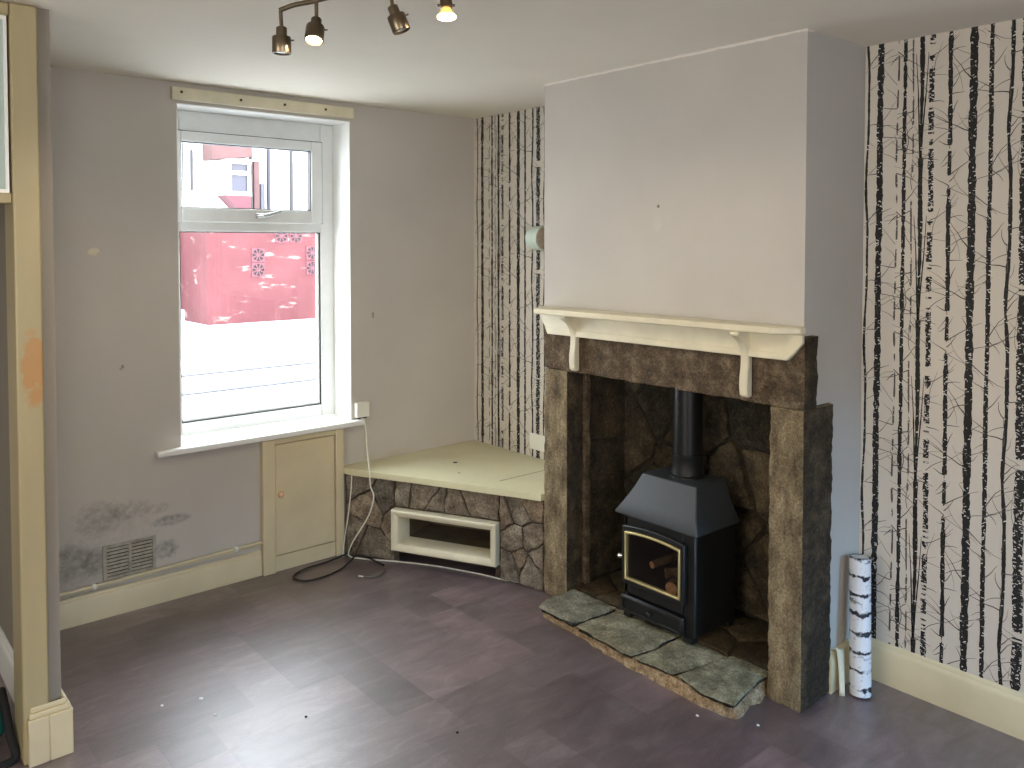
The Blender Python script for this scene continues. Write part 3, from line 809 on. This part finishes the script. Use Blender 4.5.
m = MB(); m.tube([(-.392, -1.445, .302), (-.402, -1.434, .300)], .006, 10); m.lathe([(.003, -.012), (.0095, -.008), (.012, 0), (.0095, .008), (.003, .012)], (-.410, -1.434, .298), (-.6, .7, 0), 16); m.build('door_knob', M['chrome'], dor)
m = MB(); m.box(-.400, -.385, -1.727, -1.430, .080, .146); dw = m.build('ash_drawer', M['castiron'], sv, .004)
m = MB(); arch_frame(m, [(-1.723, .084), (-1.434, .084), (-1.434, .142), (-1.723, .142)], [(-1.712, .094), (-1.445, .094), (-1.445, .132), (-1.712, .132)], -.406, -.400); m.build('drawer_moulding', M['castiron'], dw, .002)
m = MB(); m.lathe([(.004, 0), (.004, .006), (.009, .010), (.010, .016), (.006, .021), (.001, .022)], (-.400, -1.578, .115), (-1, 0, 0), 14); m.build('drawer_knob', M['castiron'], dw)
for (xx, yy) in ((-.375, -1.455), (-.375, -1.745), (-.155, -1.455), (-.155, -1.745)):
    m = MB(); m.prism([(-.018, -.018), (.018, -.018), (.018, .018), (-.018, .018)], lambda p, t: Vector((xx + p[0] * (1 - (t - .06) * 4), yy + p[1] * (1 - (t - .06) * 4), t)), .062, .080); m.build('foot', M['castiron'], sv)
t = NT('log_bark'); t.set(Base_Color=t.ramp(t.noise(40, 5), [(.35, lin(70, 58, 48)), (.65, lin(130, 108, 90))]), Roughness=.9); t.bump(t.noise(60), .6, .004); M['bark'] = t.mat
t = NT('log_end'); t.set(Base_Color=t.ramp(t.noise(60, 3), [(.35, lin(198, 150, 116)), (.65, lin(226, 186, 150))]), Roughness=.9); M['logend'] = t.mat
logs = [((-.375, -1.655, .228), (.12, .03, .005), .026, 'thick fire log low behind the stove glass, right of centre'),
        ((-.372, -1.560, .287), (.12, -.02, .01), .014, 'thin upper fire log with pale round end behind the stove glass'),
        ((-.345, -1.605, .262), (.06, -.09, .01), .02, 'fire log lying crosswise between the two others in the stove')]
for (p, d, r, lab) in logs:
    L = Vector(d).length
    lg = thing('fire_log', lab, 'log', p, 'logs inside the stove')
    m = MB(); m.lathe([(r * .96, 0), (r, .008), (r * 1.04, L * .5), (r * .98, L)], p, d, 14); m.build('bark', M['bark'], lg)
    m = MB(); m.lathe([(r * .9, -.0015), (r * .9, .001)], p, d, 14); m.build('cut_end', M['logend'], lg)
m = MB(); m.box(-.37, -.15, -1.75, -1.45, .19, .202); m.build('grate', M['dark'], sv)

# ------------------------------------------------------------------ birch wallpaper (printed trunks are part of the paper)
PER = .53
trunks = [(0, .008, 'wavy'), (.042, .021, 'solid'), (.099, .006, 'thin'), (.124, .013, 'gap'), (.151, .005, 'thin'), (.179, .015, 'fork'), (.209, .017, 'speck'),
          (.268, .013, 'gap'), (.336, .022, 'solid'), (.387, .013, 'solid'), (.439, .010, 'wavy'), (.485, .028, 'speck')]
def pn(z, fq, seed):
    a_ = 2 * PI * z / PER; r = fq * PER / (2 * PI)
    return noise.noise(Vector((math.cos(a_) * r, math.sin(a_) * r, seed * 3.71 + .5)))
def wallpaper(y_first, y_hi, y_lo, z0, z1, name):
    mb = MB()
    X0, X1, X2, X3 = -.0008, -.0012, -.0015, -.0018
    mb.add([(X0, y_hi, z0), (X0, y_lo, z0), (X0, y_lo, z1), (X0, y_hi, z1)], [(0, 1, 2, 3)], 0)
    def quad(x, a_, b_, c_, d_, m_):
        mb.add([(x, *a_), (x, *b_), (x, *c_), (x, *d_)], [(0, 1, 2, 3)], m_)
    k0 = -1
    reps = range(-1, int((y_first - y_lo) / PER) + 2)
    dz = .006
    nz_ = int((z1 - z0) / dz); dz = (z1 - z0) / nz_
    for rep in reps:
        for ti, (off, w, st) in enumerate(trunks):
            yc = y_first - off - rep * PER
            if yc > y_hi - .004 or yc < y_lo + .004: continue
            sd = ti + 1
            RR = random.Random(100 + ti)
            amp = {'wavy': .009, 'thin': .004, 'gap': .002, 'solid': .0015, 'fork': .003, 'speck': .002}[st]
            def cen(z): return yc + pn(z, 4.0, sd) * amp * 1.6 + pn(z, 14, sd + 20) * .0008
            def hw(z): return w * .5 * (1 + .35 * pn(z, 30, sd + 40) + .25 * pn(z, 90, sd + 50))
            lastL = None
            for k in range(nz_):
                za = z0 + k * dz; zb = za + dz; zm = (za + zb) / 2
                g = pn(zm, 22, sd + 60)
                thr = {'gap': .46, 'thin': .26, 'solid': .85, 'wavy': .7, 'fork': .8, 'speck': .6}[st]
                sh = max(0, min(1, (thr - g) * 7))
                if sh < .08: continue
                if st == 'speck' and pn(zm, 9, sd + 61) > .25 and RR.random() < .75: continue
                ca, cb_ = cen(za), cen(zb); ha, hb_ = hw(za) * sh, hw(zb) * sh
                mi = 2 if st == 'thin' else 1
                if st == 'fork':
                    ph = (zm / PER) % 1.0
                    if ph > .35:
                        q_ = (ph - .35) / .65
                        for sgn in (-1, 1):
                            o_ = sgn * q_ * .020; k_ = .5 * (1 - q_ * .8)
                            quad(X1, (ca + o_ + ha * k_, za), (ca + o_ - ha * k_, za), (cb_ + o_ - hb_ * k_, zb), (cb_ + o_ + hb_ * k_, zb), 1)
                        k_ = .45 + .55 * q_; ha *= k_; hb_ *= k_
                quad(X1, (ca + ha, za), (ca - ha, za), (cb_ - hb_, zb), (cb_ + hb_, zb), mi)
                # pale bark flecks
                nf = {'speck': 1.6, 'solid': .5, 'gap': .3}.get(st, .12)
                q = nf
                while q > 0:
                    if RR.random() < q:
                        yy = (ca + cb_) / 2 + RR.choice((-1, 1)) * RR.uniform(.2, 1.1) * ha
                        ww = RR.uniform(.001, .0055); hh = RR.uniform(.0006, .0022); sl_ = RR.uniform(-.005, .005)
                        quad(X2, (yy - ww, zm - hh), (yy + ww, zm - hh + sl_), (yy + ww * .7, zm + hh + sl_), (yy - ww * .7, zm + hh), 3)
                    q -= 1
        # branches and twigs: the same set in every repeat
        for zr in range(int(z0 / PER) - 1, int(z1 / PER) + 2):
            RB = random.Random(77)
            for bi in range(150):
                ti = RB.choice([1, 2, 3, 4, 5, 6, 7, 7, 8, 8, 9, 10, 11])
                ys = y_first - trunks[ti][0] - rep * PER; zs_ = zr * PER + RB.random() * PER
                ang = RB.uniform(.25, 1.25); sgn = RB.choice((-1, 1)); L = RB.choice((RB.uniform(.02, .06), RB.uniform(.04, .15)))
                w0 = RB.choice((.0009, .0012, .0018)); up_ = 1 if RB.random() < .72 else -.5
                p = Vector((ys, zs_)); d = Vector((sgn * math.cos(ang), math.sin(ang) * up_)); segs = 5; mi = RB.choice((1, 2, 2, 2))
                for q in range(segs):
                    e = d.copy(); e.rotate(Matrix.Rotation(RB.uniform(-.3, .3), 2)) ; e = e.normalized()
                    p2 = p + e * L / segs; wa = w0 * (1 - q / segs * .7); wb_ = w0 * (1 - (q + 1) / segs * .7)
                    nv = Vector((-e.y, e.x))
                    if max(p.x, p2.x) < y_hi - .003 and min(p.x, p2.x) > y_lo + .003 and min(p.y, p2.y) > z0 + .003 and max(p.y, p2.y) < z1 - .003:
                        quad(X3, tuple(p + nv * wa), tuple(p - nv * wa), tuple(p2 - nv * wb_), tuple(p2 + nv * wb_), mi)
                    p = p2; d = e
    return mb.build(name, [M['paper'], M['ink'], M['inkgrey'], M['paper2']], wall_right, fix=False)
wa_ = wallpaper(-.031, -.001, YL + .001, .425, HC - .001, 'birch_wallpaper')
wb_ = wallpaper(-2.191, YR - .001, -4.4, .136, HC - .001, 'birch_wallpaper')

# fittings on the alcove wallpaper
fit = thing('wall_fitting', 'round pale green drum fitting high on the birch wallpaper by the chimney', 'fitting', (0, -.60, 1.525))
m = MB(); m.lathe([(.054, 0), (.058, .012), (.059, .05), (.062, .078), (.062, .084)], (-.076, -.565, 1.525), (0, -1, 0), 32); m.build('drum', M['palegreen'], fit, 0)
m = MB(); m.lathe([(.056, 0), (.054, .004), (.03, .006)], (-.076, -.648, 1.525), (0, -1, 0), 32); m.build('front_face', M['fittingface'], fit)
m = MB(); m.box(-.02, 0, -.63, -.58, 1.50, 1.55); m.build('mount', M['palegreen'], fit, .003)
so = thing('wall_socket', 'white double socket plate low on the birch wallpaper above the bench', 'socket', (0, -.525, .47))
m = MB(); m.box(-.010, -.0018, -.575, -.462, .466, .546); m.build('face_plate', M['socket'], so, .003)

# wallpaper roll leaning in the corner
ro = thing('wallpaper_roll', 'roll of white birch pattern wallpaper standing in the corner by the fireplace', 'roll', (-.145, -2.262, 0))
ax = (Vector((-.112, -2.238, .452)) - Vector((-.145, -2.262, .004))); AL = ax.length; axn = ax.normalized()
t = NT('rolled_birch_print')
pv = t.map((1, 1, 1))
bands = t.noise(1, 2, .5, t.map((6, 6, 40)), 0)
b1 = t.math('MULTIPLY', t.math('SUBTRACT', t.noise(1, 5, .7, t.map((9, 9, 27))), .56), 12, True)
b2 = t.math('MULTIPLY', t.math('SUBTRACT', t.noise(1, 4, .7, t.map((60, 60, 60))), .60), 9, True)
wv = t.n.new('ShaderNodeTexWave'); wv.wave_type = 'BANDS'; wv.bands_direction = 'Z'; wv.inputs['Scale'].default_value = 5.2; wv.inputs['Distortion'].default_value = 2.2; wv.inputs['Detail'].default_value = 3; wv.inputs['Detail Scale'].default_value = 6
t.link(t.map((1, 1, 1)), wv.inputs['Vector'])
b3 = t.math('MULTIPLY', t.math('SUBTRACT', t.math('MULTIPLY', wv.outputs['Fac'], t.math('ADD', .45, t.noise(1, 3, .6, t.map((18, 18, 12))))), .80), 8, True)
ff = t.math('MAXIMUM', t.math('MULTIPLY', b1, .8), t.math('MAXIMUM', b3, t.math('MULTIPLY', b2, .6)))
t.set(Base_Color=t.mix(ff, lin(222, 222, 224), lin(44, 46, 54)), Roughness=.25); M['rollprint'] = t.mat
m = MB(); m.lathe([(.030, 0), (.0335, .001), (.034, .01), (.034, AL - .01), (.0335, AL - .001), (.029, AL)], (-.145, -2.262, .004), axn, 32, cap=False); m.build('paper', M['rollprint'], ro)
m = MB(); m.lathe([(.0305, .001), (.0305, AL - .003)], (-.145, -2.262, .004), axn, 24); m.build('core', M['white'], ro)
# curl of torn paper at the foot of the right pillar
m = MB(); vs = []; f = []
for i in range(9):
    t_ = i / 8; x = -.205 + .012 * math.sin(t_ * 3); y = -2.206 - .014 * (1 - t_) ** 2
    for k in range(5):
        s_ = k / 4; vs.append((x + .050 * s_ * (.45 + .55 * t_), y - .012 * math.sin(s_ * PI) * (1 - t_ * .6), .002 + t_ * .155 - .02 * s_ * t_))
for i in range(8):
    for k in range(4): f.append((i * 5 + k, i * 5 + k + 1, i * 5 + 6 + k, i * 5 + 5 + k))
m.add(vs, f, 0, (1, 1, 1), True); o = m.build('paper_scrap', M['cream2'], base=(-.19, -2.21, 0))
so_ = o.modifiers.new('thick', 'SOLIDIFY'); so_.thickness = .0015
tag(o, 'curled scrap of torn cream paper at the foot of the right stone pillar', 'paper')

# ------------------------------------------------------------------ ceiling spotlight
sp = thing('ceiling_spotlight', 'brass ceiling spotlight bar with four heads, two of them lit', 'light', (-1.69, -1.72, HC))
m = MB(); m.tube(smooth_path([(-1.857, -1.578, 2.088), (-1.83, -1.602, 2.101), (-1.796, -1.629, 2.110), (-1.745, -1.672, 2.126), (-1.69, -1.72, 2.139), (-1.63, -1.772, 2.138), (-1.585, -1.812, 2.143), (-1.532, -1.857, 2.139)]), .0062, 10); m.build('bar', M['nickel'], sp)
m = MB(); m.lathe([(.05, 0), (.05, .018), (.042, .026), (.012, .03), (.010, .036)], (-1.69, -1.72, HC), (0, 0, -1), 28); m.build('ceiling_rose', M['nickel'], sp)
heads = [((-1.855, -1.580, 2.087), (-1.854, -1.582, 2.045), (0, .0, -1), False),
         ((-1.786, -1.638, 2.112), (-1.786, -1.638, 2.066), (-.30, -.33, -1), True),
         ((-1.643, -1.760, 2.136), (-1.640, -1.763, 2.098), (.29, -.24, -1), False),
         ((-1.538, -1.852, 2.140), (-1.538, -1.852, 2.118), (-.05, -.12, -1), True)]
warm = []
for i, (p0, p1, d, lit) in enumerate(heads):
    d = Vector(d).normalized(); p1 = Vector(p1)
    m = MB(); m.tube([p0, Vector(p0).lerp(p1, .5), p1], .0048, 10)
    if i < 3:
        m.lathe([(.006, -.004), (.0128, .0), (.0135, .002), (.0135, .022), (.0220, .023), (.0235, .026), (.0235, .064), (.0225, .066), (.0205, .066), (.0205, .060)], p1, d, 28, cap=False)
        sd = d.cross(Vector((-.6, -.7, 0))).normalized() * -1
        m.tube([p1 + d * .032 + sd * .022, p1 + d * .032 + sd * .031], .0022, 8)
        face = .0605; fr_ = .0206
    else:
        m.lathe([(.006, -.004), (.0155, .0), (.0155, .024), (.0125, .026)], p1, d, 28)
        for sd in (Vector((.76, -.65, 0)), Vector((-.76, .65, 0))):
            m.tube([p1 + d * .018 + sd * .013, p1 + d * .018 + sd * .022], .0035, 8)
        face = .049; fr_ = .0236
    hh = m.build('spot_head', M['nickel'], sp)
    m = MB()
    if i < 3: m.lathe([(fr_, face - .002), (fr_, face), (fr_ * .6, face + .002)], p1, d, 24, cap=True)
    else:
        m.lathe([(.011, .024), (.013, .030), (.020, .042), (.0232, .046)], p1, d, 24, m=1, cap=False); m.lathe([(.0234, .046), (.0236, .050), (.012, .0535)], p1, d, 24)
    m.build('bulb', [M['bulb'] if lit else M['bulb_off'], M['amber']], hh)
    if lit: warm.append((p1 + d * (face + .02), d))

# ------------------------------------------------------------------ small things on the floor
bag = thing('cloth_bag', 'teal and black cloth bag on the floor inside the lobby doorway', 'bag', (-2.40, -.72, 0))
m = MB()
bm = bmesh.new(); bmesh.ops.create_icosphere(bm, subdivisions=3, radius=1)
for v in bm.verts:
    c = v.co.copy(); q = 1 + .18 * noise.noise(c * 2.2)
    v.co = Vector((-2.425 + c.x * .075 * q, -.70 + c.y * .11 * q, max(.004, .075 + c.z * .085 * q)))
m.add([v.co.copy() for v in bm.verts], [tuple(v.index for v in f.verts) for f in bm.faces], 0, (1, 1, 1), True); bm.free()
m.build('bag_body', M['teal'], bag)
m = MB(); m.tube(smooth_path([(-2.345, -.60, .03), (-2.35, -.66, .13), (-2.355, -.72, .14), (-2.35, -.80, .06), (-2.345, -.84, .012), (-2.39, -.86, .010)]), .012, 10); m.build('strap', M['black_fabric'], bag)
for i, (x, y, r, lab) in enumerate([(-1.816, -.859, .006, 'larger white paint flake on the vinyl floor, left of its middle'), (-1.816, -.981, .005, 'white paint chip on the floor nearest the camera side at left'),
                                    (-1.927, -.818, .004, 'tiny white speck on the floor nearest the lobby post'), (-.657, -1.984, .004, 'tiny white speck on the floor before the hearth corner'),
                                    (-.556, -2.14, .004, 'tiny white speck on the floor beside the right stone pillar')]):
    m = MB(); R = random.Random(i); n = 7
    m.prism([(x + math.cos(k * 2 * PI / n) * r * R.uniform(.7, 1.3), y + math.sin(k * 2 * PI / n) * r * 1.6 * R.uniform(.6, 1.2)) for k in range(n)], lambda p, t: Vector((p[0], p[1], t)), .0006, .003)
    tag(m.build('paint_flake', M['flake'], base=(x, y, 0)), lab, 'paint flake', 'paint flakes on the floor')
for i, (x, y, lab) in enumerate([(-1.602, -1.18, 'small dark crumb on the shiny middle of the floor'), (-1.29, -1.561, 'small dark crumb near the bottom edge of the floor')]):
    m = MB(); m.lathe([(.001, 0), (.005, .001), (.003, .003), (.001, .0035)], (x, y, .0006), (0, 0, 1), 7)
    tag(m.build('dirt_crumb', M['dark'], base=(x, y, 0)), lab, 'crumb', 'dirt crumbs on the floor')

# ------------------------------------------------------------------ the street outside
t = NT('pale_road'); t.set(Base_Color=t.ramp(t.noise(1.5, 5), [(.3, lin(196, 196, 198)), (.7, lin(214, 214, 216))]), Roughness=.9); M['road'] = t.mat
M['kerb'] = plain('grey_kerb_stone', (60, 60, 64), .9, var=.15, nscale=3)
t = NT('peeling_red_render')
c = t.ramp(t.noise(1.2, 6), [(.3, lin(78, 36, 39)), (.7, lin(92, 48, 51))])
pe = t.math('MULTIPLY', t.math('SUBTRACT', t.noise(1, 6, .65, t.map((1.3, 1.3, 4.5))), .60), 9, True)
t.set(Base_Color=t.mix(pe, c, lin(150, 140, 132)), Roughness=.9); M['redwall'] = t.mat
M['redpaint'] = plain('red_gloss_paint', (84, 34, 46), .5, var=.1, nscale=3)
M['render'] = plain('white_house_render', (214, 212, 208), .9, var=.04, nscale=1)
M['pipegrey'] = plain('grey_downpipe', (34, 33, 36), .5)
M['pipeblue'] = plain('blue_grey_downpipe', (30, 30, 46), .5)
M['winblue'] = plain('blue_grey_window_glass', (46, 47, 64), .2)
M['pinktile'] = plain('pinkish_roof_tile', (84, 58, 58), .8, var=.15, nscale=4)
g = MB(); g.box(-12, 25, .3, 40, -.3, -.1)
struct(g.build('trim_2', M['road']), 'pale street surface outside the window')
for (ya, yb, lab) in ((6.5, 6.62, 'long grey kerb line across the street, the farther of two'), (5.25, 5.42, 'long grey kerb line across the street, the nearer of two')):
    m = MB(); m.box(-3, 9, ya, yb, -.1, -.085)
    tag(m.build('kerb_stone', M['kerb'], base=(2, ya, -.1)), lab, 'kerb', 'kerbs across the street')
rw = thing('garden_wall', 'peeling red painted yard wall with pierced blocks across the street', 'wall', (5.6, 12.8, -.1))
m = MB(); m.box(3.26, 8.5, 12.6, 12.85, -.1, 1.95); m.box(3.26, 3.5, 12.85, 14.2, -.1, 1.95); m.box(1.2, 3.26, 14.2, 14.4, -.1, 1.95); m.build('masonry', M['redwall'], rw)
m = MB(); m.box(1.2, 3.26, 13.9, 14.2, -.1, .12); m.build('step', M['render'], rw)
for (xx, zz) in ((4.29, 1.265), (4.29, .963), (4.80, 1.655), (5.12, 1.655), (5.49, 1.30), (5.49, .98)):
    m = MB(); m.box(xx - .14, xx + .14, 12.585, 12.6, zz - .14, zz + .14)
    for k in range(8):
        a_ = k * PI / 4; da = .26
        pts = [(xx + math.cos(a_) * .035, zz + math.sin(a_) * .035), (xx + math.cos(a_ - da) * .125, zz + math.sin(a_ - da) * .125), (xx + math.cos(a_ + da) * .125, zz + math.sin(a_ + da) * .125)]
        m.prism(pts, lambda p, t_: Vector((p[0], t_, p[1])), 12.580, 12.586, 1)  # dark wedges paint the shade of the pierced holes
    m.build('pierced_block', [M['redpaint'], M['dark']], rw)
m = MB(); m.tube([(2.98, 14.14, .122), (2.98, 14.14, 2.2)], .05, 10)
tag(m.build('downpipe', M['pipegrey'], base=(2.98, 14.14, .122)), 'grey downpipe behind the left end of the red yard wall', 'pipe')
ho = thing('house', 'white rendered house with red bay window behind the red yard wall', 'house', (6, 18, -.1))
m = MB(); m.box(-4, 18, 17.2, 19, -.1, 7.5); m.build('wall', M['render'], ho)
m = MB(); m.box(5.30, 5.96, 16.75, 17.2, 2.70, 2.80); m.box(5.30, 5.96, 16.75, 17.2, 3.50, 3.62)
m.box(5.40, 5.46, 16.8, 16.9, 2.8, 3.5); m.box(5.90, 5.96, 16.8, 16.9, 2.8, 3.5); m.box(5.46, 5.90, 16.8, 16.86, 3.22, 3.32); bw = m.build('bay_window', M['render'], ho)
m = MB(); m.box(5.46, 5.90, 16.88, 16.92, 2.8, 3.5); m.build('pane', M['winblue'], bw)
m = MB(); m.prism([(5.24, 2.70), (5.92, 2.70), (5.92, 2.38), (5.56, 2.38)], lambda p, t_: Vector((p[0], t_, p[1])), 16.7, 17.2); m.build('red_apron', M['redpaint'], ho)
m = MB(); m.prism([(4.88, 4.02), (5.92, 3.95), (5.92, 3.68), (4.90, 3.55)], lambda p, t_: Vector((p[0], t_, p[1])), 16.6, 17.2); m.build('bay_roof', M['pinktile'], ho)
m = MB(); m.box(6.18, 6.32, 17.1, 17.2, 2.2, 3.62); m.build('red_door_edge', M['pinktile'], ho)
m = MB(); m.box(6.36, 6.46, 17.1, 17.2, 2.2, 3.05); m.build('side_window', M['winblue'], ho)
for (xx, za, zb, r, mt) in ((4.37, 2.8, 4.2, .02, 'pipegrey'), (4.58, 2.8, 3.8, .035, 'pipegrey'), (6.09, 1.5, 4.4, .045, 'pipegrey'), (6.57, 1.5, 4.4, .05, 'pipeblue'), (7.21, 1.5, 4.4, .05, 'pipegrey')):
    m = MB(); m.tube([(xx, 17.1, za), (xx, 17.1, zb)], r, 10); m.build('drainpipe', M[mt], ho)

# ------------------------------------------------------------------ light
W = bpy.data.worlds.new('overcast_sky'); S.world = W; W.use_nodes = True
wn = W.node_tree.nodes; bg = wn['Background']
tc = wn.new('ShaderNodeTexCoord'); sx = wn.new('ShaderNodeSeparateXYZ'); rp = wn.new('ShaderNodeValToRGB')
W.node_tree.links.new(tc.outputs['Generated'], sx.inputs[0]); W.node_tree.links.new(sx.outputs['Z'], rp.inputs[0])
rp.color_ramp.elements[0].position = 0; rp.color_ramp.elements[0].color = (.95, .97, 1, 1)
rp.color_ramp.elements[1].position = 1; rp.color_ramp.elements[1].color = (.80, .90, 1.0, 1)
W.node_tree.links.new(rp.outputs[0], bg.inputs[0]); bg.inputs[1].default_value = 10.5

def area(name, loc, target, sx_, sy_, power, col, portal=False):
    l = bpy.data.lights.new(name, 'AREA'); l.shape = 'RECTANGLE'; l.size = sx_; l.size_y = sy_; l.energy = power; l.color = col
    o = bpy.data.objects.new(name, l); COL.objects.link(o); o.location = loc
    o.rotation_euler = (Vector(target) - Vector(loc)).to_track_quat('-Z', 'Y').to_euler()
    if portal: l.cycles.is_portal = True
    return o
area('window_portal', (-1.17, .24, 1.36), (-1.17, -1, 1.36), .82, 1.45, 1, (1, 1, 1), True)
# added fill lamps at rear and side openings; yard lamp is blue daylight
area('fill_rear_opening', (-3.1, -5.75, 1.55), (-2.3, -1.0, 1.2), 1.9, 1.5, 68, (1.0, .97, .92))
area('fill_side_opening', (-5.2, -2.75, 1.5), (-1.0, -2.2, 1.2), 1.9, 1.4, 58, (1.0, .95, .86))
area('daylight_yard', (-.75, -6.25, 2.5), (-.35, -2.2, .3), 1.5, .75, 380, (.24, .57, 1.0))
for (p, d) in warm:
    l = bpy.data.lights.new('spot_bulb', 'SPOT'); l.energy = 7; l.color = (1, .84, .62); l.spot_size = math.radians(172); l.spot_blend = .35; l.shadow_soft_size = .02
    o = bpy.data.objects.new('spot_bulb', l); COL.objects.link(o); o.location = p; o.rotation_euler = (0, 0, 0)

# ------------------------------------------------------------------ camera
cd_ = bpy.data.cameras.new('camera'); cam = bpy.data.objects.new('camera', cd_); COL.objects.link(cam)
F = 831.53; PITCH = .0321; YAW = .7093
cd_.sensor_width = 36; cd_.sensor_fit = 'HORIZONTAL'; cd_.lens = F / 1024 * 36
cd_.shift_y = -(384 - 270.12) / 1024
cam.location = (-2.7923, -3.5691, 1.5)
fwv = Vector((math.sin(YAW) * math.cos(PITCH), math.cos(YAW) * math.cos(PITCH), -math.sin(PITCH)))
rtv = Vector((math.cos(YAW), -math.sin(YAW), 0)); upv = rtv.cross(fwv)
cam.matrix_world = Matrix(((rtv.x, upv.x, -fwv.x, cam.location.x), (rtv.y, upv.y, -fwv.y, cam.location.y), (rtv.z, upv.z, -fwv.z, cam.location.z), (0, 0, 0, 1)))
cd_.clip_start = .05; cd_.clip_end = 100
S.camera = cam
S.view_settings.view_transform = 'Standard'; S.view_settings.look = 'None'; S.view_settings.gamma = 1; S.view_settings.exposure = 0.48
S.view_settings.use_curve_mapping = False
S.cycles.use_denoising = True
S.cycles.max_bounces = 8; S.cycles.diffuse_bounces = 5; S.cycles.transparent_max_bounces = 12
S.cycles.sample_clamp_indirect = 6
S.cycles.caustics_reflective = False; S.cycles.caustics_refractive = False

for o in bpy.data.objects:
    if '_org' in o: del o['_org']
